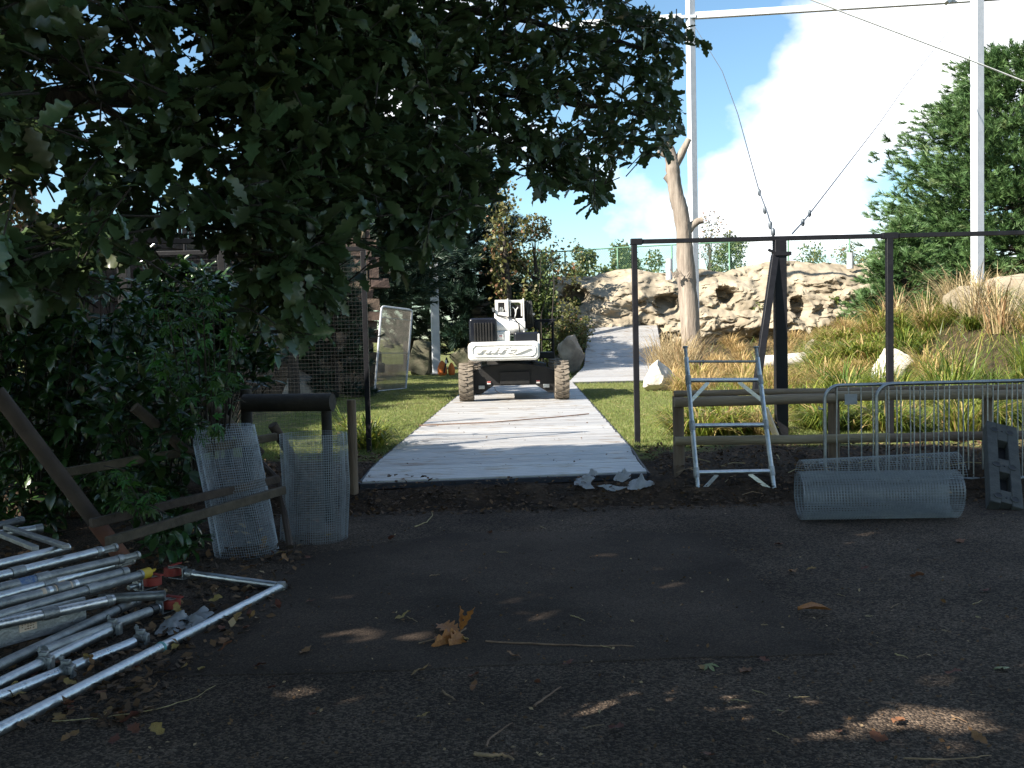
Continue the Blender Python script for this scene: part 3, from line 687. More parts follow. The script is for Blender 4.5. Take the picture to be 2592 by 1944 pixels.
for u in (1297, 1326):
    q = MB(); q.prism([(u-1.4, 758), (u+1.4, 758), (u+1.4, 800), (u-1.4, 800)], .36, .5, MX); recalc(q.build('link_arm', M['white'], lift, bevel=.006))
q = MB(); q.tube([mp3(1289, 762, .45), mp3(1334, 762, .45)], 3.6*sM, 14); q.build('pivot_pin', M['white'], lift, smooth=True)
mprism('boom_inner', [(1294, 770), (1329, 770), (1329, 806), (1294, 806)], .66, 3.4, M['chassis'], bevel=.01)
for k, ps in enumerate(([(1303, 776), (1309, 782), (1311, 792), (1308, 803)], [(1317, 777), (1312, 784), (1311, 794), (1307, 804)])):
    q = MB(); q.tube([mp3(u, v, .4) for u, v in ps], .012, 6); q.build('white_hose', M['rope'], lift, smooth=True)
q = MB(); q.tube([mp3(1262, 796, .35), mp3(1290, 802, .28), mp3(1308, 808, .2), mp3(1318, 820, .16), mp3(1321, 845, .2), mp3(1321, 862, .25)], .016, 6); q.build('black_hose', M['hose'], lift, smooth=True)
mprism('hose_tray', [(1336, 762), (1352, 760), (1358, 800), (1357, 828), (1346, 833), (1336, 830)], .5, 2.8, M['chassis'], bevel=.02)
for i in range(4):
    q = MB(); q.tube([mp3(1338+i*4.5, 760+i, .45), mp3(1341+i*4.3, 790, .4), mp3(1340+i*4.2, 820, .46)], .016, 6); q.build('hose', M['hose'], lift, smooth=True)
for u, v in ((1357, 796), (1254, 785), (1337, 836), (1253, 780)):
    q = MB(); q.tube([mp3(u, v, .3), mp3(u, v, .45)], 3.0*sM, 10); q.build('bolt_head', M['galv'], lift, smooth=True)
# platform cage folded beside the boom
def mt(name, ps, r=.022, m=M['black'], par=lift):
    q = MB(); q.tube(ps, r, 7); return q.build(name, m, par, smooth=True)
bs = root_b = mt('platform_top_rail', [mp3(1360, 809, 1.9), mp3(1418, 809, 1.9), mp3(1419, 812, 3.0), mp3(1364, 812, 3.0), mp3(1360, 809, 1.9)], .026)
mt('platform_mid_rail', [mp3(1364, 862, 1.9), mp3(1414, 862, 1.9), mp3(1416, 862, 3.0), mp3(1366, 862, 3.0), mp3(1364, 862, 1.9)])
for u, d in ((1375, 1.9), (1413, 1.9), (1416, 3.0), (1368, 3.0)): mt('platform_post', [mp3(u, 810, d), mp3(u, 906, d)], .026)
mprism('platform_floor', [(1362, 897), (1416, 897), (1416, 914), (1362, 914)], 1.85, 3.05, M['chassis'], bevel=.02)
mprism('control_box', [(1360, 812), (1376, 812), (1374, 832), (1361, 832)], 1.86, 2.1, M['chassis'], bevel=.02)
q = MB(); q.box(mp3(1376, 862, 1.87), (10*sM, .02, 3*sM)); q.build('yellow_tape', M['yellow'], lift)
mt('platform_arm', [mp3(1345, 850, 2.4), mp3(1375, 905, 2.4), mp3(1395, 908, 2.4)], .05, M['darkp'])

# ================================================================== AVIARY POLES, BEAM, CABLES
def column(label, x0, y0, x1, y1, Y, w, zb, rot=.5):
    b = P(x0, y0, Y); t = P(x1, y1, Y); d = (t-b)/np.linalg.norm(t-b); d = np.array([0, 0, 1.0])
    b = np.array([b[0], b[1], zb]); ztop = t[2]
    rt = root('aviary_pole', b, label, 'pole', None)
    q = MB(); cr_, sr = math.cos(rot), math.sin(rot); Rm = np.array([[cr_, -sr, 0], [sr, cr_, 0], [0, 0, 1]])
    q.box((b[0], b[1], (zb-.3+ztop)/2), (w, w, ztop-zb+.3), Rm); q.build('shaft', M['polew'], rt, bevel=.02)
    q = MB(); q.box((b[0], b[1], zb+.03), (w*1.5, w*1.5, .06), Rm); q.build('base_plate', M['galv'], rt, bevel=.01)
    q = MB(); q.box((b[0], b[1], ztop+.02), (w*1.1, w*1.1, .05), Rm); q.build('cap', M['polew'], rt)
    return b, ztop
b1, t1 = column('tall pale grey pole standing behind the dead tree trunk', 1757, 700, 1739, -160, 40.0, .28, float(gz(P(1757, 700, 40)[0], 40.0))-.1, .45)
b3, t3 = column('tall pale pole in front of the big conifer on the right', 2474, 720, 2466, -160, 37.5, .34, float(gz(P(2474, 720, 37.5)[0], 37.5))-.1, .35)
b2, t2 = column('grey square pole below the dark pines, an orange bundle at its foot', 1105, 945, 1090, -60, 40.5, .30, .25, .25)
pA, pB, pC = P(1690, 47, 40.2), P(1757, 40, 40.0), P(2600, -14, 37.2)
q = MB(); bm_ = root('aviary_beam', (pA+pC)/2, 'long grey steel beam spanning between the two tall poles', 'beam')
q.beam(P(1400, 66, 41), P(1725, 44, 40.15), .2, .25, up=(0, 0, 1)); q.build('beam_section', M['polew'], bm_, bevel=.01)
q = MB(); q.beam(P(1760, 40, 39.9), P(2404, 0, 37.9), .2, .25, up=(0, 0, 1)); q.beam(P(2404, 0, 37.9), P(2760, -26, 36.8), .2, .25, up=(0, 0, 1)); q.build('beam_section', M['polew'], bm_, bevel=.01)
q = MB(); q.beam(P(2396, 8, 37.7), P(2412, -8, 37.7), .3, .12, up=(0, 0, 1)); q.build('bracket', M['galv'], bm_)
q = MB(); q.beam(P(1724, 43, 40.0), P(1762, 41, 39.8), .1, .12, up=(0, 0, 1)); q.build('bracket', M['galv'], bm_)
def cable(label, pts, r, m, name='cable'):
    q = MB(); q.tube(pts, r, 6); return tag(q.build(name, m, smooth=True), label, 'cable')
HUB = P(1974, 598, 13.7)
cable('thin steel stay cable rising left from the thick black post', [P(1957, 592, 13.65), P(1943, 540, 15), P(1922, 485, 17), P(1868, 290, 25), P(1828, 180, 31), P(1760, 70, 39.7)], .012, M['cable'])
cable('thin steel stay cable rising right from the thick black post', [P(2005, 592, 13.65), P(2032, 562, 15), P(2050, 540, 16), P(2226, 312, 28), P(2290, 220, 33), P(2400, 80, 37.5)], .012, M['cable'])
for k, (u, v, Y) in enumerate(((1922, 487, 17), (1936, 532, 15.4), (1950, 570, 14.2), (2049, 540, 16), (2032, 563, 15), (1957, 588, 13.7))):
    q = MB(); c = P(u, v, Y); q.tube([c+np.array([0, 0, -.06]), c+np.array([0, 0, -.03]), c+np.array([0, 0, .03]), c+np.array([0, 0, .06])], [.012, .03, .03, .012], 8)
    tag(q.build('turnbuckle', M['cable'], smooth=True), 'small dark turnbuckle on a stay cable of the thick post', 'turnbuckle', 'turnbuckles on the stay cables')
cable('white rope slanting down past the pale poles to the right', [P(2040, -6, 30), P(2150, 37, 30.2), P(2440, 146, 31.5), P(2592, 206, 32), P(2740, 265, 32.6)], .024, M['rope'], 'rope')

# ================================================================== BLACK ENCLOSURE FRAMES
def bar(parent, name, a, b, w, m=M['black'], bevel=.005):
    q = MB(); q.beam(a, b, w, w, up=(0, 1, 0) if abs((np.asarray(b)-np.asarray(a))[2]) > .5 else (0, 0, 1)); return q.build(name, m, parent, bevel=bevel)
YR = 13.6
fr = root('enclosure_frame', P(1612, 1130, YR), 'black steel enclosure frame with thick central post and diagonal brace', 'frame')
zt = P(1612, 612, YR)[2]; zr = zt
def top(px, Y=YR): p = P(px, 600, Y); return np.array([p[0], Y, zt])
bar(fr, 'top_rail', top(1602), top(2760), .06)
def vpost(par, px, Y, w, z1, name='post', zb=None):
    p = P(px, 900, Y); zb_ = float(gz(p[0], Y))-.25 if zb is None else zb
    return bar(par, name, (p[0], Y, zb_), (p[0], Y, z1), w)
p1 = vpost(fr, 1610, YR, .075, zt-.03)
bar(fr, 'post_collar', (P(1610, 715, YR)[0], YR, zt-.63), (P(1610, 715, YR)[0], YR, zt-.59), .12)
bar(fr, 'rail_joint', top(1596)+np.array([0, 0, 0]), top(1625), .085)
bar(fr, 'rail_joint', top(2232), top(2272), .085)
pt = vpost(fr, 1976, YR+.04, .155, zt-.02)
q = MB(); q.beam(P(1962, 645, YR+.02), P(1912, 1000, YR-.35), .09, .11, up=(0, 1, 0)); q.build('diagonal_brace', M['black'], fr, bevel=.006)
q = MB(); q.beam(P(1945, 632, YR), P(1962, 640, YR), .03, .05, up=(0, 1, 0)); q.box(P(1978, 643, YR+.04), (.22, .2, .05)); q.build('post_clamp', M['black'], fr)
vpost(fr, 2252, YR, .085, zt-.03)
q = MB(); q.beam(P(1935, 1030, YR+.1), P(1965, 1105, YR+.1), .02, .35, up=(0, 1, 0)); q.build('gusset', M['galv'], fr)
vpost(fr, 2700, YR, .085, zt-.03)
# left frame, facing the camera
YL = 13.2
fl_ = root('enclosure_frame', P(930, 1140, YL), 'black steel gate frame with dark netting left of the trackway', 'frame')
zl = P(915, 630, YL)[2]
def topl(px): p = P(px, 640, YL); return np.array([p[0], YL, zl])
bar(fl_, 'top_rail', topl(296), topl(925), .06)
vpost(fl_, 927, YL, .065, zl-.03)
vpost(fl_, 322, YL, .13, zl-.03)
def netting(name, a, b, z0, z1, sp, r, parent, m=M['net'], x0=0):
    a = np.asarray(a, float); b = np.asarray(b, float); d = b-a; ln = np.linalg.norm(d[:2]); u = d/ln; q = MB()
    k = int(ln/sp)
    for i in range(k+1): c = a+u*i*sp; q.tube([(c[0], c[1], z0), (c[0], c[1], z1)], r, 3, cap=False)
    k = int((z1-z0)/sp)
    for i in range(k+1): q.tube([(a[0], a[1], z0+i*sp), (b[0], b[1], z0+i*sp)], r, 3, cap=False)
    return q.build(name, m, parent)
netting('netting', topl(340), topl(920), .3, zl-.06, .05, .0016, fl_)
# second frame, a little nearer, behind the bush
fl2 = root('enclosure_frame', P(560, 1050, 12.1), 'black steel frame rail half hidden by bushes at the far left', 'frame')
za = P(560, 612, 12.1)[2]
bar(fl2, 'top_rail', P(560, 612, 12.1), P(-140, 601, 10.9), .065)
p = P(560, 612, 12.1); bar(fl2, 'post', (p[0], p[1], .1), (p[0], p[1], za-.03), .085)
p = P(178, 606, 11.4); bar(fl2, 'post', (p[0], p[1], .1), (p[0], p[1], za-.04), .05)
bar(fl2, 'diagonal_stay', P(205, 545, 11.9), P(305, 640, 12.6), .06)
# galvanised brace pipes beyond
for k, (a_, b_, lab) in enumerate((((345, 660), (392, 617), 'short galvanised brace bar catching the light behind the frame'), ((352, 665), (388, 648), 'lower galvanised brace bar behind the black frame post'))):
    q = MB(); q.tube([P(*a_, 13.35), P(*b_, 13.35)], .018, 8); tag(q.build('brace_bar', M['galv'], smooth=True), lab, 'bar')
for px, y0, y1, lab in ((468, 600, 715, 'thin dark hanging rod before the stone wall, left one'), (593, 625, 728, 'thin dark hanging rod before the stone wall, beside the frame post')):
    q = MB(); q.tube([P(px, y0, 13.25), P(px, y1, 13.25)], .02, 6); tag(q.build('hanging_rod', M['black'], smooth=True), lab, 'rod')

# ================================================================== GREEN CHAIN-LINK FENCE ON THE ROCKS
YG = 50.5
gf = root('chain_link_fence', P(1700, 690, YG), 'green chain link fence running along the top of the rocks', 'fence')
gt = [(1230, 646), (1430, 636), (1563, 627), (1700, 620), (1846, 613), (1995, 606), (2150, 600), (2300, 594), (2450, 588)]
gp = [P(u, v, YG) for u, v in gt]
q = MB(); q.tube(gp, .035, 6); q.build('top_rail', M['green'], gf)
for p in gp:
    q = MB(); q.tube([(p[0], p[1], float(rock_top(p[0]))-.6), tuple(p)], .045, 6); q.build('post', M['green'], gf)
q = MB(); x = gp[0][0]
while x < gp[-1][0]:
    zt_ = np.interp(x, [p[0] for p in gp], [p[2] for p in gp]); zb_ = rock_top(x)-.5; h = zt_-zb_
    for s in (-1, 1):
        q.tube([(x, YG, zb_), (x+s*h*.8, YG, zt_)], .004, 3, cap=False)
    x += .11
o = q.build('chain_link_mesh', M['green'], gf); o['kind'] = 'stuff'
for px, y0, y1, lab in ((1694, 655, 700, 'short grey post end poking up from the rocks left of the dead trunk'), (2152, 640, 672, 'short white post on the rock top near the conifer')):
    q = MB(); q.tube([P(px, y1+8, 48.0), P(px, y0, 48.0)], .16, 12); tag(q.build('pole_stub', M['polew'], smooth=True), lab, 'pole')

# ================================================================== DEAD TREE
YT = 36.0
dt = root('dead_tree', P(1750, 895, YT), 'bare dead tree trunk with broken stubs behind the frame', 'tree')
tr_ = [(1754, 905, 27), (1750, 860, 24), (1744, 780, 24), (1738, 715, 24), (1734, 640, 21), (1731, 585, 19), (1722, 530, 19), (1711, 490, 18), (1704, 445, 17), (1702, 415, 17), (1697, 390, 15), (1690, 365, 12), (1684, 338, 9)]
ps = []; rs = []
for i in range(len(tr_)-1):
    for k in range(4):
        t = k/4; a_ = np.array(tr_[i])*(1-t)+np.array(tr_[i+1])*t; ps.append(P(a_[0], a_[1], YT)); rs.append(a_[2]*YT/F*(1+.06*mn.noise((a_[1]*.05, 0, 0))))
zz = float(gz(ps[0][0], YT))-.3; ps.insert(0, np.array([ps[0][0], YT, min(zz, ps[0][2]-.2)])); rs.insert(0, rs[0]*1.15)
q = MB(); q.tube(ps, rs, 18, jit=.07); q.build('trunk', M['deadw'], dt, smooth=True, sharp=55)
for nm, pts_, r0 in (('stub_branch', [(1708, 420, 12), (1722, 395, 11), (1737, 366, 8), (1744, 352, 7)], 0), ('stub_branch', [(1740, 585, 13), (1752, 570, 10), (1768, 560, 9), (1779, 557, 9)], 0), ('stub_branch', [(1700, 402, 9), (1684, 393, 7), (1664, 385, 6)], 0), ('stub_branch', [(1700, 462, 11), (1690, 450, 9), (1683, 445, 8)], 0)):
    q = MB(); q.tube([P(u, v, YT) for u, v, _ in pts_], [w*YT/F for *_, w in pts_], 10, jit=.08); q.build(nm, M['deadw'], dt, smooth=True, sharp=50)
for k in range(14):
    u = R.uniform(1703, 1740); q = MB(); c = P(u, 705+R.uniform(-12, 10), YT-.45); q.tube([c, c+np.array([R.uniform(-.15, .15), -.05, R.uniform(.08, .28)])], [.05, .005], 5); q.build('bark_splinter', M['deadw'], dt)
# bleached log
lg = [P(1925, 917, 30.0), P(1980, 914, 30.05), P(2050, 908, 30.1), P(2112, 902, 30.2)]
q = MB(); q.tube(lg, [.2, .21, .22, .2], 14, jit=.06); tag(q.build('fallen_log', M['log'], smooth=True, sharp=50), 'pale bleached log lying in the dry grass behind the black post', 'log')

# ================================================================== PROPPED MESH PANEL, ORANGE BUNDLE
YP = 28.5
a0 = P(948, 985, YP); zb = float(gz(a0[0], YP)); a0[2] = zb
tl = P(966, 775, YP+.15); trr = P(1043, 785, YP+1.5); br = P(1027, 984, YP+1.35); br[2] = float(gz(br[0], br[1]))
pn = root('mesh_panel', a0, 'dull mesh panel in a pale rounded tube frame propped beside the pines', 'panel')
def rc(a, b, c, r=.14):
    d1 = (a-b)/np.linalg.norm(a-b); d2 = (c-b)/np.linalg.norm(c-b); return [b+d1*r, b+d1*r*.35+d2*r*.1, b+d1*r*.1+d2*r*.35, b+d2*r]
fp = [a0]+rc(a0, tl, trr)+rc(tl, trr, br)+[br]
q = MB(); q.tube(fp, .03, 8); q.build('tube_frame', M['polew'], pn, smooth=True)
q = MB(); q.tube([a0, br], .02, 6); q.build('bottom_bar', M['galv'], pn)
q = MB()
for i in range(1, 80):
    t = i/80; q.tube([a0*(1-t)+br*t, tl*(1-t)+trr*t], .004, 3, cap=False)
for i in range(1, 90):
    t = i/90; q.tube([a0*(1-t)+tl*t, br*(1-t)+trr*t], .0032, 3, cap=False)
q.build('wire_infill', M['infill'], pn)
for t in (.87, .45):
    q = MB(); q.tube([a0*(1-t)+tl*t, br*(1-t)+trr*t], .012, 5); q.build('cross_bar', M['galv'], pn)
c = G(1128, 948, .25); c = P(1128, 948, 39.5); c[2] = .25
ob = root('orange_bundle', c, 'small orange fabric bundle with dark strap on the grass by the grey pole', 'bag')
for dx, w, h in ((-.13, .19, .58), (.24, .13, .5)):
    q = MB(); n = 10; q.tube([c+np.array([dx, 0, z_*h]) for z_ in (0, .12, .35, .6, .85, 1.0)], [w*.7, w, w*1.05, w*.95, w*.6, w*.15], 12, jit=.06); q.build('orange_pouch', M['orange'], ob, smooth=True)
q = MB(); q.tube([c+np.array([-.05, -.2, .1]), c+np.array([.03, -.22, .45]), c+np.array([.06, -.1, .68]), c+np.array([.1, .1, .5])], .035, 6); q.build('strap', M['black'], ob, smooth=True)
q = MB(); q.tube([c+np.array([.04, -.2, .45]), c+np.array([.04, -.2, .6])], .045, 6); q.build('pale_collar', M['rope'], ob, smooth=True)

# ================================================================== WOODEN POST AND RAIL FENCE (right)
YF = 10.85
wf = root('rail_fence', P(1720, 1270, YF), 'round timber post and rail fence behind the scaffold frame', 'fence')
def logbar(par, name, a, b, r, m, n=14, ext=None):
    a = np.asarray(a, float); b = np.asarray(b, float); k = 7
    q = MB(); q.tube([a+(b-a)*i/k+np.array([0, 0, R.uniform(-.004, .004)]) for i in range(k+1)], [r*(1+R.uniform(-.03, .03)) for _ in range(k+1)], n, jit=.02); return q.build(name, m, par, smooth=True, sharp=50)
def FP(px, py, dy=0): return P(px, py, YF+dy)
logbar(wf, 'top_rail', FP(1706, 1018), FP(2112, 1008), .056, M['wood'])
logbar(wf, 'top_rail', FP(2115, 1003), FP(2506, 996), .056, M['wood'])
logbar(wf, 'top_rail', FP(2510, 1000), FP(2760, 994), .056, M['wood'])
logbar(wf, 'cap_rail', FP(1706, 996, .1), FP(2112, 990, .1), .035, M['wood'])
logbar(wf, 'cap_rail', FP(2114, 988, .1), FP(2760, 976, .1), .035, M['wood'])
logbar(wf, 'middle_rail', FP(1708, 1117), FP(2250, 1108), .05, M['wood'])
logbar(wf, 'middle_rail', FP(2250, 1108), FP(2760, 1098), .05, M['wood'])
logbar(wf, 'low_rail', FP(1708, 1222), FP(2250, 1214), .05, M['wood'])
logbar(wf, 'low_rail', FP(2250, 1214), FP(2760, 1206), .05, M['wood'])
a_, b_ = P(1696, 1254, 10.6), P(2420, 1238, 10.6)
q = MB(); q.tube([a_, (a_+b_)/2, b_], .052, 14, jit=.02); tag(q.build('loose_rail', M['wood'], smooth=True, sharp=50), 'loose round timber rail lying on the soil under the fence', 'rail')
for u in (1720, 2112, 2500):
    b = FP(u, 1250, .12); b[2] = float(gz(b[0], b[1]))-.15; t = FP(u, 1003, .12); logbar(wf, 'post', b, (b[0], b[1], t[2]), .062, M['woodv'])

# ================================================================== SCAFFOLD END FRAME leaning on the fence
lb = [P(1769, 1281, 10.25), P(1962, 1281, 10.25)]; lt = [P(1737, 905, 10.75), P(1917, 905, 10.75)]
for b in lb: b[2] = max(.03, b[2])
sf = root('scaffold_ladder', (lb[0]+lb[1])/2, 'shiny aluminium scaffold end frame leaning like a ladder on the rail fence', 'scaffold')
SR = .0255
for k in (0, 1):
    d = lt[k]-lb[k]
    q = MB(); q.tube([lb[k], lt[k]], SR, 16); up_ = q.build('upright', M['tube'], sf, smooth=True)
    q = MB(); q.tube([lt[k]-d*.002, lt[k]+d*.075], SR*.72, 12); q.build('spigot', M['tubedull'], up_, smooth=True)
    q = MB(); q.tube([lt[k]+d*.073, lt[k]+d*.082], SR*1.15, 12); q.build('spigot_cap', M['tubedull'], up_, smooth=True)
    q = MB(); q.tube([lb[k]+d*.0, lb[k]+d*.012], SR*1.06, 12); q.build('foot_plug', M['tubedull'], up_, smooth=True)
def on(k, t): return lb[k]+(lt[k]-lb[k])*t
for t in (.172, .503, .832):
    e = (on(1, t)-on(0, t)); e = e/np.linalg.norm(e)
    q = MB(); q.tube([on(0, t)+e*SR, on(1, t)-e*SR], .0245, 14); rg = q.build('rung', M['tube'], sf, smooth=True)
    for k in (0, 1):
        dd = (lt[k]-lb[k])/np.linalg.norm(lt[k]-lb[k])
        q = MB(); q.tube([on(k, t)-dd*.05, on(k, t)+dd*.05], SR*1.28, 16); q.build('collar', M['tubedull'], rg, smooth=True)
e = on(1, .97)-on(0, .97); e /= np.linalg.norm(e); q = MB(); q.tube([on(0, .97)+e*SR, on(1, .97)-e*SR], .014, 10); q.build('top_rung', M['tubedull'], sf, smooth=True)
for t0, t1 in ((.172, .02), (.832, .675)):
    for k, f in ((0, .28), (1, .7)):
        a = on(0, t0)+(on(1, t0)-on(0, t0))*f+np.array([0, 0, -.02]); b = on(k, t1)
        q = MB(); q.beam(a, b+(a-b)/np.linalg.norm(a-b)*.02, .038, .01, up=(0, 1, .2)); q.build('corner_brace', M['tube'], sf)

# ================================================================== CROWD BARRIERS
def barrier(label, xl, yt, Y, yb, n0):
    a = P(xl, yt, Y); zt_ = a[2]; zb_ = P(xl, yb, Y)[2]; x0 = a[0]; x1 = x0+2.3; r = .019
    rt = root('crowd_barrier', (x0+1, Y, .0), label, 'barrier', None)
    c = .16; pts = [(x0+c, Y, zb_)]+arc((x0+c, Y, zb_+c), c, -math.pi/2, -math.pi, 6, (1, 0, 0), (0, 0, 1))[1:]+arc((x0+c, Y, zt_-c), c, math.pi, math.pi/2, 6, (1, 0, 0), (0, 0, 1))
    pts += arc((x1-c, Y, zt_-c), c, math.pi/2, 0, 6, (1, 0, 0), (0, 0, 1))+arc((x1-c, Y, zb_+c), c, 0, -math.pi/2, 6, (1, 0, 0), (0, 0, 1))
    q = MB(); q.tube(pts+[pts[0]], r, 10, cap=False); q.build('tube_frame', M['galv'], rt, smooth=True)
    k = 18
    for i in range(1, k):
        x = x0+(x1-x0)*i/k+.01*math.sin(i*3); q = MB(); bend = R.uniform(-.008, .008); q.tube([(x, Y, zb_), (x+bend, Y, (zb_+zt_)/2), (x+R.uniform(-.004, .004), Y, zt_)], .0075, 7); q.build('bar', M['galv'], rt, smooth=True)
    for x in (x0+.55, x1-.55):
        q = MB(); q.tube([(x, Y-.12, .02), (x, Y-.1, .03), (x, Y, zb_), (x, Y+.1, .1), (x, Y+.12, .09)], .015, 8); q.build('foot', M['galv'], rt, smooth=True)
    return rt, x0, x1, zt_, zb_
b1_, x0, x1, zt1, zb1 = barrier('galvanised crowd barrier with a white tag, rear one against the fence', 2087, 976, 10.5, 1218, 0)
q = MB(); q.box((x0+.27, 10.475, zt1-.15), (.13, .008, .11)); tg = q.build('plastic_tag', M['plastic'], b1_)
for z_ in (.33, .9):
    q = MB(); q.tube([(x0+.01, 10.5, z_), (x0-.06, 10.5, z_), (x0-.06, 10.5, z_+.03)], .009, 6); q.build('hook', M['galv'], b1_)
barrier('galvanised crowd barrier leaning in front of the other, behind the wire roll', 2218, 972, 10.36, 1218, 0)

# ================================================================== WIRE MESH ROLL lying on the tarmac
def lying_roll():
    c0, c1 = G(2026, 1318, 0), G(2424, 1312, 0); ax = (c1-c0); ln = np.linalg.norm(ax); ax /= ln; side = np.array([-ax[1], ax[0], 0])
    rt = root('wire_mesh_roll', (c0+c1)/2, 'big roll of galvanised wire mesh lying on the tarmac by the barriers', 'wire roll')
    rr = .225; q = MB(); sp = .027
    def spir(s):   # angle -> (radius)
        return rr - .011*s/(2*math.pi)
    T = 4*2*math.pi
    ang = np.linspace(0, T, 180)
    def pt(a, x, loose=0.0):
        r = spir(a)*(1+.035*math.sin(x*3.1+1)*math.sin(2*a)+.02*math.sin(x*8+3*a)); return c0+ax*x+side*(r*math.sin(a)+.02)+np.array([0, 0, rr+.004+r*math.cos(a)-0*1])
    k = int(ln/sp)
    for i in range(k+1):
        x = i*sp; q.tube([pt(a+2.2, x+.002*math.sin(a*2+i)) for a in ang], .0013, 3, cap=False)
    s = 0; a = 0
    while a < T:
        q.tube([pt(a+2.2, 0), pt(a+2.2, ln*.5), pt(a+2.2, ln)], .0013, 3, cap=False); a += sp/spir(a)
    q.build('wound_mesh', M['wire'], rt)
    # loose outer turn springing up
    q = MB(); A = np.linspace(-1.1, 2.5, 40)
    def lp(a, x):
        R2 = .30+.03*math.sin(a); tw = 1+.16*(x/ln-.3)
        return c0+ax*(x+.03)+side*(.05+R2*math.sin(a)*.9)+np.array([0, 0, .26+(R2*math.cos(a))*tw])
    for i in range(k+1): q.tube([lp(a, i*sp) for a in A], .0014, 3, cap=False)
    for a in np.arange(-1.1, 2.5, sp/.31): q.tube([lp(a, x) for x in np.linspace(0, ln, 6)], .0014, 3, cap=False)
    q.build('loose_outer_turn', M['wire'], rt)
lying_roll()

# ================================================================== UPRIGHT MESH ROLLS (left)
def upright_roll(label, base_px, Y0, w_px, h, lean, turns, loose, sp=.021, a0=0.0):
    b = G(*base_px, 0.0); Yb = b[1]; rr = w_px/2*Yb/F
    rt = root('wire_mesh_roll', b, label, 'wire roll')
    q = MB(); top_ = np.array([lean[0], lean[1], 0]); A = np.linspace(0, turns*2*math.pi, int(turns*40))
    zg = float(max(0, gz(b[0], b[1]+.1)))
    def pt(a, z):
        t = z/h; r = rr*(1-loose*a/(2*math.pi))*(1+.05*math.sin(2*a+1)+.03*math.sin(3*a+z*5)+.02*math.sin(z*9+a))
        return b+top_*t+np.array([r*math.cos(a+a0), r*math.sin(a+a0), zg+z*math.sqrt(max(.2, 1-(lean[0]**2+lean[1]**2)/h**2))])+np.array([0, 0, -.12*lean[0]*r*math.cos(a+a0)/h])
    for z in np.arange(0, h+.001, sp): q.tube([pt(a, z) for a in A], .0011, 3, cap=False)
    a = 0
    while a < A[-1]:
        q.tube([pt(a, 0), pt(a, h/2), pt(a, h)], .0011, 3, cap=False); a += sp/rr
    q.build('wire_mesh', M['wire'], rt); return rt
upright_roll('tall curled sheet of wire mesh leaning left beside the rail', (632, 1398), 0, 178, 1.08, (-.22, .15), 1.45, .14, a0=1.0)
upright_roll('straighter roll of wire mesh standing in front of the short post', (800, 1362), 0, 172, .93, (.0, .1), 1.7, .10, a0=2.5)

# ================================================================== PLASTIC FOOT BLOCK
def block():
    bt, tp = G(2543, 1290, 0.0), P(2530, 1085, 10.35); w = .30; th = .13
    rt = root('barrier_foot_block', bt, 'dark plastic fence foot block with holes stood on end against the barrier', 'block')
    d = tp-bt; h = np.linalg.norm(d); d /= h; sd = np.array([1, .12, 0]); sd -= d*np.dot(sd, d); sd /= np.linalg.norm(sd); nn = -np.cross(sd, d)
    def at(u, v, n): return bt+sd*u+d*v+nn*n
    def solid(name, u0, u1, v0, v1, n0=-th/2, n1=th/2, bev=.008, m=M['block'], par=rt):
        q = MB(); q.add([at(u, v, n) for u in (u0, u1) for v in (v0, v1) for n in (n0, n1)], [(0, 1, 3, 2), (4, 6, 7, 5), (0, 4, 5, 1), (2, 3, 7, 6), (0, 2, 6, 4), (1, 5, 7, 3)]); o = q.build(name, m, par, bevel=bev); recalc(o); return o
    slots = ((.16*h, .38*h), (.54*h, .78*h)); wsl = .05
    solid('side', -w/2, -wsl, 0, h); solid('side', wsl, w/2, 0, h)
    ed = [0, slots[0][0], slots[0][1], slots[1][0], slots[1][1], h]
    for i in (0, 2, 4): solid('web', -wsl, wsl, ed[i]+(.0 if i else .03), ed[i+1], -th/2+.004, th/2-.004, .004)
    solid('back_plate', -w/2+.01, w/2-.01, .02, h-.02, th/2-.03, th/2-.012, 0, M['chassis'])
    for v in (.08*h, .455*h, .9*h):
        for u in (-.075, .075):
            q = MB(); q.tube([at(u, v, -th/2-.004), at(u, v, -th/2+.02)], .034, 16); q.build('socket_hole', M['hose'], rt, smooth=True)
            q = MB(); q.tube(arc(at(u, v, -th/2-.002), .036, 0, 2*math.pi, 16, sd, d), .006, 6, cap=False); q.build('socket_rim', M['block'], rt, smooth=True)
        q = MB(); q.tube([at(0, v, -th/2-.003), at(0, v, -th/2+.02)], .009, 8); q.build('bolt', M['hose'], rt)
block()

# ================================================================== CRUMPLED PLASTIC SHEETS
def crumple(label, outline, seed, hgt, name='plastic_sheet'):
    pts = [G(u, v, 0.02) for u, v in outline] if outline[0][1] > 1300 else [P(u, v, 10.22+(1275-v)/85*.5) for u, v in outline]; c = sum(pts)/len(pts); n = len(pts); V = []; rings = 16; seg = 60
    for i in range(rings+1):
        t = i/rings
        for j in range(seg):
            a = j/seg*n; k = int(a); u = a-k; o_ = pts[k % n]*(1-u)+pts[(k+1) % n]*u; p = c+(o_-c)*t
            f = mn.fractal((p[0]*7+seed, p[1]*7, seed), .8, 2.2, 4); rdg = 1-abs(mn.noise((p[0]*9, p[1]*9+seed, seed)))*2
            V.append((p[0]+.03*f*t, p[1]+.03*f, max(.006, float(max(0, gz(p[0], p[1])))+.012+hgt*1.3*max(0, .6*f+.4*rdg)*(1.15-t))))
    Fs = [(i*seg+j, i*seg+(j+1) % seg, (i+1)*seg+(j+1) % seg, (i+1)*seg+j) for i in range(rings) for j in range(seg)]
    return tag(np_mesh(name, np.array(V), Fs, M['plastic'], smooth=True), label, 'plastic')
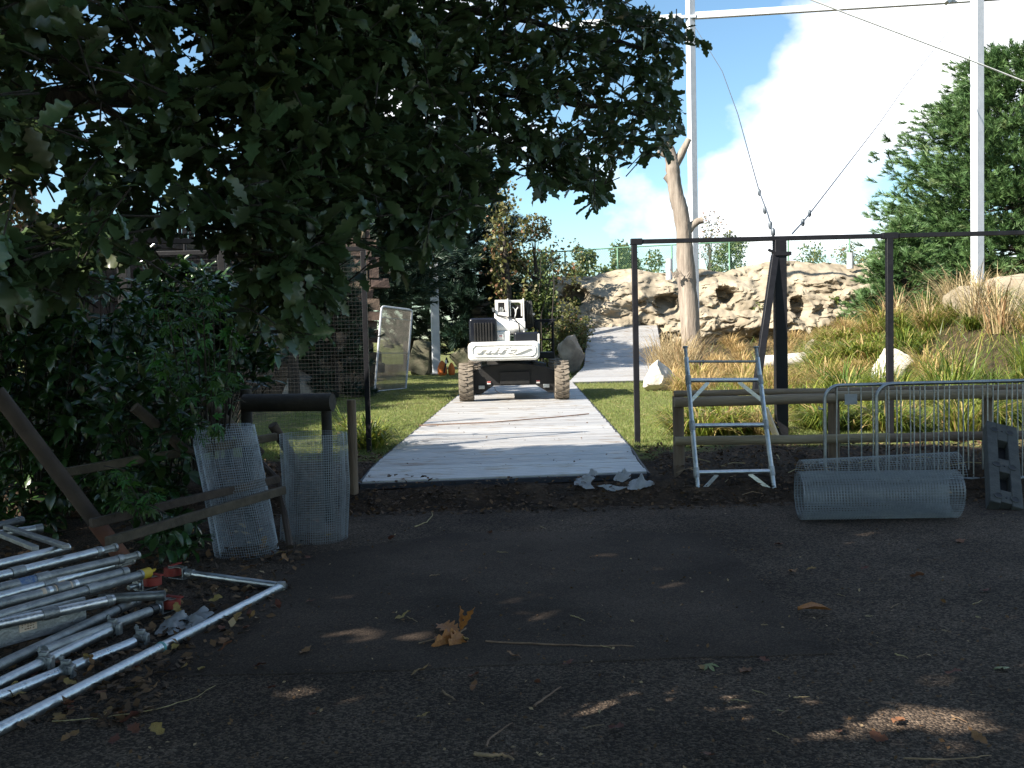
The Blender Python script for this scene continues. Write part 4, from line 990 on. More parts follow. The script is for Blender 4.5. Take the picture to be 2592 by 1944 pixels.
crumple('crumpled white plastic sheet, the left lump before the trackway edge', [(1452, 1252), (1458, 1232), (1500, 1212), (1510, 1228), (1495, 1245), (1508, 1262), (1480, 1264)], 2.0, .11)
crumple('small crumpled white plastic knot touching the trackway end', [(1488, 1215), (1490, 1198), (1504, 1190), (1514, 1208), (1510, 1222), (1498, 1222)], 5.0, .13)
crumple('upright crumpled flap of white plastic between the two lumps', [(1552, 1238), (1562, 1218), (1592, 1204), (1600, 1212), (1594, 1240), (1575, 1250)], 8.0, .2)
crumple('flat dirty strip of white plastic in the soil', [(1512, 1256), (1545, 1252), (1590, 1262), (1560, 1272), (1530, 1270)], 12.0, .05)
crumple('crumpled white plastic sheet, the right pointed piece', [(1588, 1250), (1605, 1241), (1640, 1243), (1662, 1258), (1640, 1264), (1612, 1272), (1592, 1268)], 15.0, .12)
crumple('torn white plastic bag among the scaffold tubes and castor', [(392, 1602), (425, 1560), (478, 1556), (520, 1540), (536, 1556), (505, 1578), (470, 1594), (430, 1604)], 19.0, .13, 'plastic_bag')

# ================================================================== SCAFFOLD PILE (left foreground)
def stube(label, a, b, za, zb_, r=.0300, m='tube', ends=True, group=None, ext=.9, name='scaffold_tube', extra=None):
    """tube between two photo points at the given heights, running on past the left of the view"""
    A, B = G(*a, za), G(*b, zb_); d = (A-B)/np.linalg.norm(A-B)
    if ext: A = A+d*ext; A[2] = max(r, za)
    rt = root(name, np.array([B[0], B[1], 0]), label, 'tube', group)
    q = MB(); q.tube([A, B], r, 18); q.build('tube_body', M[m], rt, smooth=True)
    return rt, A, B, -d
def ring_on(rt, B, d, s, w, k, m, name, r=.0300):
    q = MB(); q.tube([B-d*s, B-d*(s+w)], r*k, 16); return q.build(name, M[m], rt, smooth=True)
def coupler(rt, c, d, r=.0300):
    q = MB(); u, v, _ = frame(d); q.tube([c-d*.03, c+d*.03], r*1.35, 14); cp = q.build('coupler', M['tubedull'], rt, smooth=True)
    q = MB(); q.box(c+np.array([0, 0, .045]), (.05, .035, .03)); q.build('coupler_jaw', M['tubedull'], cp, bevel=.008)
    q = MB(); q.tube([c+u*.03+np.array([0, 0, .03]), c+u*.03+np.array([0, 0, .085])], .007, 8); q.tube([c+u*.03+np.array([0, 0, .06]), c+u*.03+np.array([0, 0, .074])], .014, 6); q.build('coupler_bolt', M['galv'], cp)
    q = MB(); q.box(c-u*.04+np.array([0, 0, .0]), (.03, .05, .075)); q.build('coupler_hinge', M['tubedull'], cp, bevel=.008)
def castor(rt, c, d, name='castor', wr=.062):
    u, v, d = frame(d); q = MB()
    side = np.cross(d, (0, 0, 1)); side /= np.linalg.norm(side); axl = np.array([0, 0, 1.0])
    ctr = c+d*.12
    q.tube([ctr-axl*.03, ctr-axl*.026, ctr+axl*.026, ctr+axl*.03], [wr*.86, wr, wr, wr*.86], 24); o = q.build('castor_wheel', M['red'], rt, smooth=True, sharp=40)
    q = MB(); q.tube([ctr-axl*.034, ctr+axl*.034], wr*.55, 20); q.build('castor_hub', M['galv'], o, smooth=True)
    q = MB()
    for s in (-1, 1): q.beam(c+d*.01+axl*s*.042, ctr+d*.02+axl*s*.042, .05, .006, up=axl)
    q.beam(c+d*.008-axl*.045, c+d*.008+axl*.045, .05, .012, up=d); q.build('castor_fork', M['galv'], o)
    q = MB(); q.tube([c-d*.09, c+d*.01], .017, 10); q.tube([c-d*.03, c-d*.015], .035, 14); q.build('castor_stem', M['galv'], o, smooth=True)
    q = MB(); q.beam(ctr+axl*.05-side*.03, ctr+axl*.045+side*.09, .03, .008, up=axl); q.build('brake_pedal', M['red'], o)
z1 = .027
# front frame: long tube, corner, and short tube with castor
ft, A, B, d = stube('long bright scaffold frame with a corner and a red castor, lying on the tarmac edge', (0, 1847), (713, 1484), z1, z1, name='scaffold_corner_frame')
ring_on(ft, B, d, (np.linalg.norm(B-G(405, 1638, z1))), .018, 1.12, 'teal', 'teal_tape')
C = G(478, 1452, z1+.035); e = (B-C)/np.linalg.norm(B-C)
q = MB(); q.tube([C, B+e*.03], .028, 18); q.build('tube_body', M['tube'], ft, smooth=True)
q = MB(); q.tube([B+np.array([0, 0, -.02])-d*.01, B+np.array([0, 0, .032])-d*.01], .034, 16); q.build('corner_socket', M['tubedull'], ft, smooth=True)
ring_on(ft, C, -e, 0, .04, 1.2, 'tubedull', 'collar')
castor(ft, C-e*.03, -e)
r_, A, B, d = stube('scaffold tube with two couplers, lying next to the long front tube', (0, 1763), (338, 1626), z1, z1, m='tube'); coupler(r_, G(168, 1698, z1), d); coupler(r_, B+d*.06, d)
r_, A, B, d = stube('bright scaffold tube with two bolted couplers, second behind the long front tube', (0, 1729), (276, 1596), z1+.02, z1+.02); coupler(r_, G(112, 1676, z1+.02), d); coupler(r_, B+d*.04, d)
r_, A, B, d = stube('dull scaffold tube with a black end collar below the toe board', (0, 1682), (340, 1524), .085, .075, m='tubedull'); ring_on(r_, B, d, -.03, .05, 1.18, 'tubedull', 'end_collar'); ring_on(r_, B, d, .19, .012, 1.05, 'hose', 'dark_band'); q = MB(); q.tube([B-d*.02, B+d*.14], .018, 12); q.build('spigot', M['tube'], r_, smooth=True)
r_, A, B, d = stube('scaffold tube with a dark collar and small red castor at its end', (180, 1620), (392, 1542), z1+.05, z1+.03, m='tubedull', ext=.2); ring_on(r_, B, d, 0, .05, 1.2, 'hose', 'dark_collar'); castor(r_, B+d*.04, d)
# toe board
a0_, a1_ = G(0, 1640, .06), G(216, 1580, .05); d_ = (a0_-a1_)/np.linalg.norm(a0_-a1_); a0_ = a0_+d_*.9
tb = root('toe_board', a1_, 'flat grey metal toe board with a peach paper label in the pile', 'board')
upv = np.array([0.0, .08, .99]); hB = .17
q = MB(); c_ = (a0_+a1_)/2+upv*hB/2; q.beam(a0_+upv*hB/2, a1_+upv*hB/2, .022, hB, up=upv); q.build('board_panel', M['tubedull'], tb, bevel=.004)
f_ = np.cross(-d_, upv); f_ /= np.linalg.norm(f_); f_ = f_ if f_[1] < 0 else -f_
pl_ = a1_+d_*np.linalg.norm(G(50, 1604, .1)-a1_)*.93
q = MB(); q.beam(pl_-d_*.055+upv*.085+f_*.0125, pl_+d_*.055+upv*.085+f_*.0125, .002, .055, up=upv); lbp = q.build('paper_label', M['label'], tb)
for k in range(3):
    for j in range(5):
        if R.random() < .8:
            q = MB(); x = -.04+j*.017; q.beam(pl_-d_*(x)+upv*(.07+k*.014)+f_*.0139, pl_-d_*(x+R.uniform(.006, .013))+upv*(.07+k*.014)+f_*.0139, .0008, .006, up=upv); q.build('print_mark', M['ink'], lbp)
for s in (.04, .09):
    q = MB(); c = a1_+d_*s+upv*(.13-s)+f_*.012; q.tube([c, c+f_*.008], .008, 8); q.build('rivet', M['tube'], tb)
specs = [
 ('bright scaffold tube lying on top of the toe board', (0, 1580), (288, 1517), .20, .20, 'tube'),
 ('scaffold tube with a yellow taped end', (0, 1556), (366, 1452), .235, .225, 'tubedull'),
 ('scarred scaffold tube with pale sticker remains', (0, 1528), (322, 1446), .27, .265, 'tubedull'),
 ('bright scaffold tube with a pink torn sticker', (0, 1512), (300, 1428), .29, .30, 'tube'),
 ('weathered scaffold tube with a blue smudge', (0, 1488), (312, 1414), .335, .335, 'tubedull'),
 ('shiny scaffold tube with a ribbed spigot, upper in the pile', (0, 1458), (257, 1394), .38, .38, 'tube')]
rr_ = []
for k, (lab, a, b, za_, zb2, m_) in enumerate(specs):
    r_, A, B, d = stube(lab, a, b, za_, zb2, m=m_); rr_.append((r_, A, B, d))
    if k in (4, 5, 3):
        q = MB(); q.tube([B-d*.01, B+d*.11], .02, 12); sg = q.build('ribbed_spigot', M['tubedull'], r_, smooth=True); ring_on(r_, B, d, -.12, .02, .95, 'tubedull', 'spigot_lip')
        for j in range(10):
            u, v, _ = frame(d); aa = j*math.pi/5; q = MB(); q.beam(B+(u*math.cos(aa)+v*math.sin(aa))*.021, B+d*.1+(u*math.cos(aa)+v*math.sin(aa))*.021, .005, .004); q.build('spigot_rib', M['tubedull'], sg)
    ring_on(r_, B, d, .34+.05*k, .09, 1.18, 'tubedull', 'collar'); ring_on(r_, B, d, .02, .03, 1.14, 'tubedull', 'end_collar')
r_, A, B, d = rr_[1]; ring_on(r_, B, d, -.04, .07, 1.16, 'yellow', 'yellow_tape'); q = MB()
for j in range(5): q.tube([B+d*.04, B+d*.09+np.array([R.uniform(-.01, .01), R.uniform(-.01, .01), R.uniform(-.01, .02)])], .006, 5)
q.build('tape_tail', M['yellow'], r_)
r_, A, B, d = rr_[3]; ring_on(r_, B, d, .44, .13, 1.02, 'label', 'torn_sticker')
r_, A, B, d = rr_[4]; ring_on(r_, B, d, .42+.2, .12, 1.02, 'blueink', 'blue_smudge')
r_, A, B, d = rr_[2]
for j in range(6): ring_on(r_, B, d, .38+j*.045, .026, 1.012, 'label' if j % 2 else 'tube', 'sticker_remains')
st_, A, B, d = stube('short bare tube end sticking out of the pile beside the castor', (250, 1516), (418, 1506), .13, .13, m='tubedull', ext=0)
r_, A, B, d = stube('bright square ended frame tube at the back of the pile', (8, 1426), (172, 1386), .43, .43, r=.03); q = MB(); 
castor(rr_[1][0], G(352, 1480, .15), rr_[1][3], wr=.06)
for lab, a, b, z_ in (('dark channel bar crossing the back of the pile', (0, 1352), (90, 1388), .47), ('broad dark channel bar slanting to the square ended tube', (48, 1345), (168, 1384), .47)):
    A, B = G(*a, z_), G(*b, z_); q = MB(); q.beam(A+(A-B)*.3, B, .045, .03, up=(0, 0, 1)); tag(q.build('channel_bar', M['tubedull'], bevel=.004), lab, 'bar')
r_, A, B, d = stube('back scaffold tube with ribbed plug, under the dark channel bars', (0, 1352), (100, 1338), .43, .43, m='tube'); ring_on(r_, B, d, -.02, .05, 1.15, 'tubedull', 'end_collar')
r_, A, B, d = stube('rearmost scaffold tube with a ribbed plug against the bush', (0, 1330), (50, 1318), .42, .42, m='tubedull'); ring_on(r_, B, d, -.02, .05, 1.15, 'tubedull', 'end_collar')
# bearers that carry the stack, out of sight on the left
for k, (u, v, h) in enumerate(((40, 1560, .2), (20, 1440, .36))):
    c = G(u, v, h/2); q = MB(); q.box((c[0]-.5, c[1]+.02, h/2-.01), (.1, .5, h-.05)); tag(q.build('timber_bearer', M['wood']), ('low timber bearer under the scaffold pile', 'tall timber bearer under the back of the scaffold pile')[k], 'bearer')

# ================================================================== CLAY PIPE, LEFT FENCE, TIMBERS
pa, pb = G(326, 1432, .06), P(-10, 990, 7.25)
pr_ = root('clay_pipe', pa, 'brown pipe with a terracotta end leaning in the bush over the pile', 'pipe')
pm = pb+(pa-pb)*.74
q = MB(); q.tube([pb, pb+(pm-pb)*.5, pm], .058, 20); q.build('pipe_body', M['pipe'], pr_, smooth=True)
q = MB(); q.tube([pm, pa], .062, 20); q.build('pipe_collar', M['piper'], pr_, smooth=True)
for lab, a, b, Ya, Yb_, w in (('split timber rail across the bush, upper one', (140, 1200), (700, 1105), 7.6, 8.9, .07), ('split timber rail across the bush, middle one', (230, 1325), (705, 1212), 6.9, 8.5, .065), ('split timber rail low behind the mesh roll, reddish', (270, 1372), (720, 1240), 6.75, 8.4, .07)):
    A, B = P(*a, Ya), P(*b, Yb_); q = MB(); q.beam(A, B, .045, w, up=(0, 0, 1)); tag(q.build('timber_rail', M['woodsh'], bevel=.008), lab, 'rail')
q = MB(); A, B = P(618, 1020, 9.6), P(842, 1018, 9.4); q.tube([A, B], .085, 16); lr = tag(q.build('dark_log_rail', M['woodd'], smooth=True, sharp=50), 'thick dark log rail across two posts above the mesh rolls', 'rail')
for lab, u, y0, y1, Y, r in (('short dark post under the left end of the thick log rail', 622, 985, 1330, 9.7, .055), ('dark post under the right end of the thick log rail', 826, 1036, 1300, 9.55, .05), ('brown round post at the left corner of the trackway', 889, 1012, 1262, 10.35, .048)):
    b = P(u, y1, Y); b[2] = min(b[2], float(max(0, gz(b[0], Y))))-.1; t = P(u, y0, Y); q = MB(); q.tube([(t[0], Y, b[2]), (t[0], Y, t[2]-.02), (t[0], Y, t[2])], [r, r, r*.92], 14, jit=.02)
    tag(q.build('timber_post', M['woodv'] if u > 850 else M['woodd'], smooth=True, sharp=50), lab, 'post')
for lab, a, b, Ya, Yb_, r in (('leaning timber pole behind the dark log rail', (515, 1010), (660, 1150), 9.0, 9.3, .05), ('crossing timber plank inside the mesh roll', (690, 1075), (770, 1210), 9.2, 9.45, .045), ('diagonal timber strut from the bush to the mesh roll', (340, 1030), (480, 1150), 8.0, 8.3, .045)):
    q = MB(); q.tube([P(*a, Ya), P(*b, Yb_)], r, 12, jit=.02); tag(q.build('timber_strut', M['woodsh'], smooth=True, sharp=50), lab, 'timber')
q = MB(); A, B = P(640, 1150, 9.2), P(640, 1380, 8.6); q.tube([A, (A[0]+.3, 8.9, .5), (P(735, 1392, 8.3)[0], 8.3, .02)], .03, 8); tag(q.build('rusty_bar', M['pipe'], smooth=True), 'thin rusty bar standing inside the curled mesh', 'bar')
# grey tarpaulin heap behind the log rail
def heap(label, l, r, yt, yb, Y, m, name, cat):
    a, b = P(l, yb, Y), P(r, yb, Y); zt_ = P((l+r)/2, yt, Y)[2]; zb_ = float(gz((a[0]+b[0])/2, Y))-.03; V = []; n = 26
    for i in range(n+1):
        for j in range(n+1):
            u, v = i/n, j/n; x = a[0]+(b[0]-a[0])*u; y = Y-.6+1.4*v; e = (1-(2*u-1)**4)*(1-(2*v-1)**2)
            f = mn.fractal((x*3, y*3, 2.5), .8, 2.1, 4); V.append((x, y, zb_+(zt_-zb_)*e*(1+.3*f*(1-e))*(.75+.25*math.sin(u*4+1))))
    Fs = [(i*(n+1)+j, (i+1)*(n+1)+j, (i+1)*(n+1)+j+1, i*(n+1)+j+1) for i in range(n) for j in range(n)]
    return tag(np_mesh(name, np.array(V), Fs, m, smooth=True), label, cat)
heap('rounded roll of grey wire netting lying behind the dark log rail', 715, 838, 930, 1000, 26.0, M['boulder'], 'netting_heap', 'netting')

# ================================================================== OAK (overhanging, casts the shade)
TB = np.array([-5.8, 1.2, 0.0])
oak = root('oak_tree', TB, 'large oak with dark lobed leaves overhanging the whole foreground', 'tree')
q = MB(); q.tube([TB+np.array([0, 0, -.2]), TB+np.array([.02, 0, .4]), TB+np.array([.05, .05, 2.5]), TB+np.array([.2, .1, 5]), TB+np.array([.5, .3, 9]), TB+np.array([.6, .3, 12])], [.62, .45, .38, .33, .2, .05], 18, jit=.05); q.build('trunk', M['bark'], oak, smooth=True)
limbs = []
def limb(pts, r0, r1):
    pts = [np.asarray(p, float) for p in pts]; fine = []
    for i in range(len(pts)-1):
        for k in range(6): fine.append(pts[i]+(pts[i+1]-pts[i])*k/6+np.array([R.uniform(-1, 1), R.uniform(-1, 1), R.uniform(-1, 1)])*.015)
    fine.append(pts[-1]); n = len(fine); q = MB(); q.tube(fine, [r0+(r1-r0)*i/(n-1) for i in range(n)], 9, jit=.06); q.build('limb', M['bark'], oak, smooth=True); limbs.extend(fine)
limb([TB+np.array([.05, .05, 2.6]), P(-500, 290, 4.0), P(30, 263, 4.9), P(320, 236, 5.0), P(640, 200, 5.3), P(1000, 190, 5.6), P(1350, 240, 6.3), P(1680, 300, 6.9)], .1, .012)
limb([TB+np.array([.1, .05, 3.2]), P(-300, -150, 4.2), P(90, 120, 4.6), P(240, 260, 4.7), P(560, 420, 4.5), P(720, 600, 4.3), P(740, 700, 4.2)], .04, .004)
limb([TB+np.array([.1, .1, 3.8]), P(200, -300, 5.2), P(800, -60, 5.6), P(1250, 40, 6.2), P(1700, 140, 7.0)], .06, .01)
limb([P(1000, 190, 5.6), P(1200, 320, 5.6), P(1400, 430, 6.0), P(1520, 490, 6.1)], .02, .004)
limb([P(640, 200, 5.3), P(860, 400, 4.9), P(1030, 560, 4.8), P(1130, 570, 4.8)], .02, .004)
limb([P(250, 0, 5.4), P(400, 130, 5.4), P(480, 260, 5.3)], .02, .006)
limb([P(330, 20, 5.6), P(450, 110, 5.6)], .012, .006)
limb([TB+np.array([.2, .1, 5]), (-4, 4, 7), (-2, 6.5, 8), (0, 7.5, 7.5)], .15, .03)
limb([TB+np.array([.2, .1, 4.5]), (-8, 2, 7), (-11, 3, 8)], .15, .03)
limb([TB+np.array([.2, .1, 5.5]), (-4.5, -2, 8), (-4, -5, 8.5)], .15, .03)
limb([TB+np.array([.2, .1, 5.5]), (-3, 0, 7.5), (0, 1.5, 7.8)], .15, .03)
LIMB = np.array(limbs)
canopy = [(-300, -300), (1540, -300), (1560, -20), (1640, 25), (1700, 55), (1745, 110), (1775, 150), (1752, 240), (1722, 285), (1728, 340), (1690, 392), (1625, 372), (1588, 415), (1565, 470), (1505, 520), (1478, 498), (1455, 442), (1385, 485), (1350, 465), (1310, 425), (1265, 405), (1225, 392), (1258, 440), (1272, 500), (1225, 545), (1130, 590), (1085, 640), (1010, 690), (940, 590), (850, 590), (845, 760), (790, 890), (720, 860), (610, 800), (620, 690), (540, 600), (430, 560), (330, 610), (160, 690), (60, 760), (-300, 800)]
holes = [[(20, 222), (330, 200), (330, 345), (200, 345), (20, 300)], [(190, 500), (330, 470), (330, 590), (250, 585)], [(0, 140), (150, 140), (150, 260), (0, 260)], [(250, 10), (330, 0), (390, 110), (330, 130)], [(1215, 330), (1300, 300), (1290, 345)], [(700, 350), (770, 340), (840, 420), (780, 410)], [(420, 470), (520, 460), (500, 520)], [(230, 170), (330, 190), (300, 240), (220, 230)], [(60, 505), (150, 500), (100, 540)], [(1390, 300), (1460, 330), (1400, 350)]]
def inside(poly, x, y):
    c = False; n = len(poly); j = n-1
    for i in range(n):
        xi, yi = poly[i]; xj, yj = poly[j]
        if (yi > y) != (yj > y) and x < (xj-xi)*(y-yi)/(yj-yi)+xi: c = not c
        j = i
    return c
def odepth(px, py):
    d = np.interp(px, [-200, 300, 700, 1000, 1350, 1750], [2.5, 3.0, 3.4, 4.0, 5.2, 6.2])
    if py > 560 and 560 < px < 900: d = 3.5
    return d
LL, LD, LS = [], [], []; twigs = MB(); sprigs = 0; tries = 0
tips = [(1772, 128), (1790, 118), (1765, 172), (1782, 190), (1748, 215), (1735, 235), (1755, 150), (1700, 400), (1690, 380), (1505, 505), (1512, 528), (1470, 480), (1440, 470), (1370, 495), (1390, 480), (1335, 470), (1640, 395), (1570, 455), (1580, 430), (1720, 70), (1660, 40), (1735, 320), (1300, 440), (1620, 30)]
while sprigs < 2250 and tries < 90000:
    tries += 1
    px, py = R.uniform(-260, 1790), R.uniform(-260, 900)
    if tips: px, py = tips.pop(); px, py = px-8, py-4
    if not inside(canopy, px, py) and tries > 26: continue
    if any(inside(h, px, py) for h in holes): continue
    gap = mn.noise((px*.006, py*.006, 4.0))
    if px < 640 and py < 640 and (gap > -.05 or R.random() < .45) and R.random() < .88: continue
    if 700 <= px < 1300 and gap > .35 and R.random() < .7: continue
    if py > 640 and R.random() < .1: continue
    if px > 1150 and mn.noise((px*.011, py*.011, 9.0)) > .12 and R.random() < .9: continue
    Y = odepth(px, py)+min(2.6, R.expovariate(1/.75)); c = P(px, py, Y)
    j = np.argmin(((LIMB-c)**2).sum(1)); v = c-LIMB[j]; dist = np.linalg.norm(v)
    dirn = v/max(dist, .01)*.8+np.array([R.gauss(.15, .35), R.gauss(0, .35), R.gauss(-.25, .3)]); dirn /= np.linalg.norm(dirn)
    s0 = c-dirn*min(.26, dist); twigs.tube([s0, (s0+c)/2+np.array([0, 0, .015]), c], [.0035, .003, .002], 4, cap=False)
    if dist > .3 and dist < .8 and px > 800 and R.random() < .12: twigs.tube([LIMB[j], LIMB[j]*.7+s0*.3+np.array([0, 0, .03]), LIMB[j]*.35+s0*.65+np.array([0, 0, .035]), s0], [.005, .0045, .004, .0035], 4, cap=False)
    n = R.randint(6, 10)
    for k in range(n):
        f = R.uniform(0, .22); b = c-dirn*f; dd = dirn*.7+np.array([R.gauss(0, .55), R.gauss(0, .55), R.gauss(-.3, .4)])
        LL.append(b); LD.append(dd); LS.append(R.uniform(.065, .135))
    sprigs += 1
LL, LD, LS = np.array(LL), np.array(LD), np.array(LS)
dist = np.linalg.norm(LL-CAM, axis=1); pj = [proj(p) for p in LL]
inv = np.array([0 < a < 2592 and 0 < b < 1944 for a, b, _ in pj]); order = np.argsort(np.where(inv, dist/LS*.1, 99)); first = order[:300]; restI = order[300:]
MT = rotmats(LD, NR.normal(0, .55, len(LL)), LS)
lm = [leaf_mesh('oak_leaf', 'oak', s, M['oak1']) for s in range(10)]
for i in first: place('leaf', lm[R.randrange(10)], MT[i], LL[i], oak)
for s in range(8):
    sel = restI[s::8]; tv, tf = leaf_template('oak', 20+s, 15); o = scatter('foliage', tv, tf, MT[sel], LL[sel], M['oak'], oak, tint=np.clip(NR.beta(1.6, 3.2, len(sel)), 0, 1), smooth=True); o['kind'] = 'stuff'
o = twigs.build('twigs', M['bark'], oak); o['kind'] = 'stuff'
# upper crown, out of view: it casts the shade on the yard
gaps = [(1500, 1770, .4), (1440, 1795, .2), (2000, 1812, .42), (1930, 1800, .16), (1720, 1612, .22), (650, 1792, .16), (1215, 1758, .17), (2390, 1570, .16), (820, 1640, .15), (1290, 1578, .12), (960, 1640, .1), (2480, 1900, .09), (1900, 1700, .14), (740, 1800, .12), (1640, 1625, .15)]
gp_ = [(G(u, v, 0.0), r) for u, v, r in gaps]
def landing(p): return p-SUN[None]*((p[:, 2]-.22)/SUN[2])[:, None]
n = 190000; c = np.array([-5.2, 1.2, 7.6]); u_ = unit(n)*np.cbrt(NR.uniform(.12, 1, n))[:, None]*np.array([8.6, 8.2, 4.3]); p = c+u_
Ld = landing(p); cl = np.array([mn.noise((a*.5, b*.5, 1.0)) for a, b in Ld[::1, :2][:2000]])
edge = 13.15+.10*np.sin(Ld[:, 0]*1.7)+.06*np.sin(Ld[:, 0]*5.1)-.26*np.clip(Ld[:, 0]-2.2, 0, 9)
keep = Ld[:, 1] < edge
clump = np.sin(p[:, 0]*2.1+1)*np.sin(p[:, 1]*2.3)*np.sin(p[:, 2]*2.6); keep &= NR.uniform(size=n) < .62+.3*clump
for g, r in gp_:
    dd = Ld[:, :2]-g[:2]; along = np.abs(dd[:, 0])/(r*1.9); ac = np.abs(dd[:, 1])/(r*1.05); keep &= (along**2+ac**2) > 1
q = p-CAM; w = q@FWD; X = CX+F*(q@RT)/np.maximum(w, .01); Yp = CY-F*(q@UP)/np.maximum(w, .01)
vis = (w > .1) & (X > -150) & (X < 2750) & (Yp > -130) & (Yp < 2100)
keep &= ~vis & (np.linalg.norm(q, axis=1) > 1.2)
p = p[keep]; n = len(p)
tv = np.array([(0, 0, 0), (.32, .5, .06), (0, 1, 0), (-.32, .5, .06)]); tf = np.array([(0, 1, 2, 3)])
dd = unit(n); dd[:, 2] *= .5
o = scatter('upper_crown', tv, tf, rotmats(dd, NR.normal(0, .7, n), NR.uniform(.17, .27, n)), p, M['oak'], oak, tint=NR.uniform(0, .6, n)); o['kind'] = 'stuff'

# ================================================================== SPOTTED LAUREL AND MAPLE (left)
def leafy(name, label, cat, poly, Yf, nspr, per, size, kind, m1, mj, base_px, seed, nobj=300, droop=-.15, stemn=9, dens=None):
    b = G(*base_px, 0.0); b[2] = float(max(0, gz(b[0], b[1]))); rt = root(name, b, label, cat)
    xs_, ys_ = [p[0] for p in poly], [p[1] for p in poly]; LL, LD, LS = [], [], []; st = MB(); k = 0; tr = 0
    while k < nspr and tr < nspr*40:
        tr += 1; px, py = R.uniform(min(xs_), max(xs_)), R.uniform(min(ys_), max(ys_))
        if not inside(poly, px, py): continue
        Y = Yf(px, py); c = P(px, py, Y)
        if c[2] < .05: continue
        ax = np.array([R.gauss(0, .4), R.gauss(-.35, .4), R.gauss(.5, .35)]); ax /= np.linalg.norm(ax); u, v, ax = frame(ax)
        if k % 3 == 0:
            f = np.array([c[0]*.6+b[0]*.4, c[1]*.6+b[1]*.4+.15, max(.02, c[2]*.45)]); st.tube([f, (f+c)/2+np.array([0, .03, .03]), c], [.009, .006, .004], 5, cap=False)
        else: st.tube([c-ax*.2, c], [.005, .003], 4, cap=False)
        nl = R.randint(per-2, per+1); a0 = R.uniform(0, 6)
        for j in range(nl):
            a = a0+2*math.pi*j/nl; o_ = (u*math.cos(a)+v*math.sin(a)); dd = o_*R.uniform(.6, 1)+ax*R.uniform(-.1, .6)+np.array([0, 0, droop])
            LL.append(c-ax*R.uniform(0, .05)); LD.append(dd); LS.append(size*R.uniform(.65, 1.15))
        k += 1
    LL, LD, LS = np.array(LL), np.array(LD), np.array(LS); MT = rotmats(LD, NR.normal(0, .3, len(LL)), LS)
    order = np.argsort(np.linalg.norm(LL-CAM, axis=1)/LS); ms = [leaf_mesh('leaf_shape', kind, seed+s, m1) for s in range(4)]
    for i in order[:nobj]: place('leaf', ms[R.randrange(4)], MT[i], LL[i], rt)
    if len(order) > nobj:
        tv, tf = maple_template(seed) if kind == 'maple' else leaf_template(kind, seed+9); sel = order[nobj:]
        o = scatter('foliage', tv, tf, MT[sel], LL[sel], mj, rt, tint=np.clip(NR.beta(1.3, 4, len(sel)), 0, 1), smooth=True); o['kind'] = 'stuff'
    o = st.build('stems', M['bark'], rt); o['kind'] = 'stuff'; return rt
leafy('laurel_bush', 'glossy spotted laurel bush filling the left edge behind the pile', 'bush', [(-80, 780), (120, 740), (230, 800), (300, 860), (350, 960), (360, 1060), (320, 1180), (230, 1300), (130, 1360), (-80, 1330)], lambda x, y: max(float(G(x, 1345, .0)[1]), 7.6)+R.uniform(-.4, 1.6), 330, 7, .195, 'aucuba', M['auc1'], M['auc'], (60, 1330), 40)
leafy('laurel_bush', 'spotted laurel bush climbing through the split timber rails', 'bush', [(230, 900), (420, 960), (500, 1040), (480, 1180), (470, 1320), (360, 1330), (260, 1250), (230, 1100)], lambda x, y: 8.0+R.uniform(0, 1.3), 150, 6, .17, 'aucuba', M['auc1'], M['auc'], (380, 1330), 60, nobj=200)
leafy('laurel_bush', 'low spotted laurel sprigs at the foot of the mesh roll', 'bush', [(350, 1340), (420, 1310), (520, 1320), (500, 1390), (420, 1415), (370, 1400)], lambda x, y: float(G(x, min(y+30, 1425), 0.08)[1]), 26, 6, .14, 'aucuba', M['auc1'], M['auc'], (420, 1425), 70, nobj=120)
leafy('laurel_bush', 'tall dark laurel bush behind the left frame rail', 'bush', [(-60, 640), (120, 620), (330, 720), (420, 800), (560, 900), (560, 1010), (300, 1060), (-60, 1000)], lambda x, y: 9.2+R.uniform(0, 1.6), 330, 7, .16, 'aucuba', M['auc1'], M['auc'], (200, 1240), 80, nobj=60)
leafy('laurel_bush', 'dense dark laurel bush in front of the stone wall', 'bush', [(330, 690), (460, 660), (620, 720), (700, 800), (700, 960), (560, 1000), (380, 960), (320, 820)], lambda x, y: 11.0+R.uniform(0, 1.0), 300, 7, .19, 'aucuba', M['auc1'], M['auc'], (480, 1180), 90, nobj=40)
leafy('maple_sapling', 'young maple with pointed lobed leaves beside the left frame post', 'sapling', [(400, 720), (540, 700), (610, 820), (600, 960), (540, 1100), (450, 1120), (400, 1000), (380, 850)], lambda x, y: 7.8+R.uniform(0, 1.2), 80, 5, .17, 'maple', M['maple'], M['maple'], (500, 1330), 3, nobj=260, droop=-.5)
leafy('maple_sapling', 'small maple seedling low among the laurel below the rails', 'sapling', [(260, 1180), (390, 1190), (400, 1290), (280, 1300)], lambda x, y: 6.9+R.uniform(0, .4), 16, 5, .14, 'maple', M['maple'], M['maple'], (330, 1350), 13, nobj=100, droop=-.5)

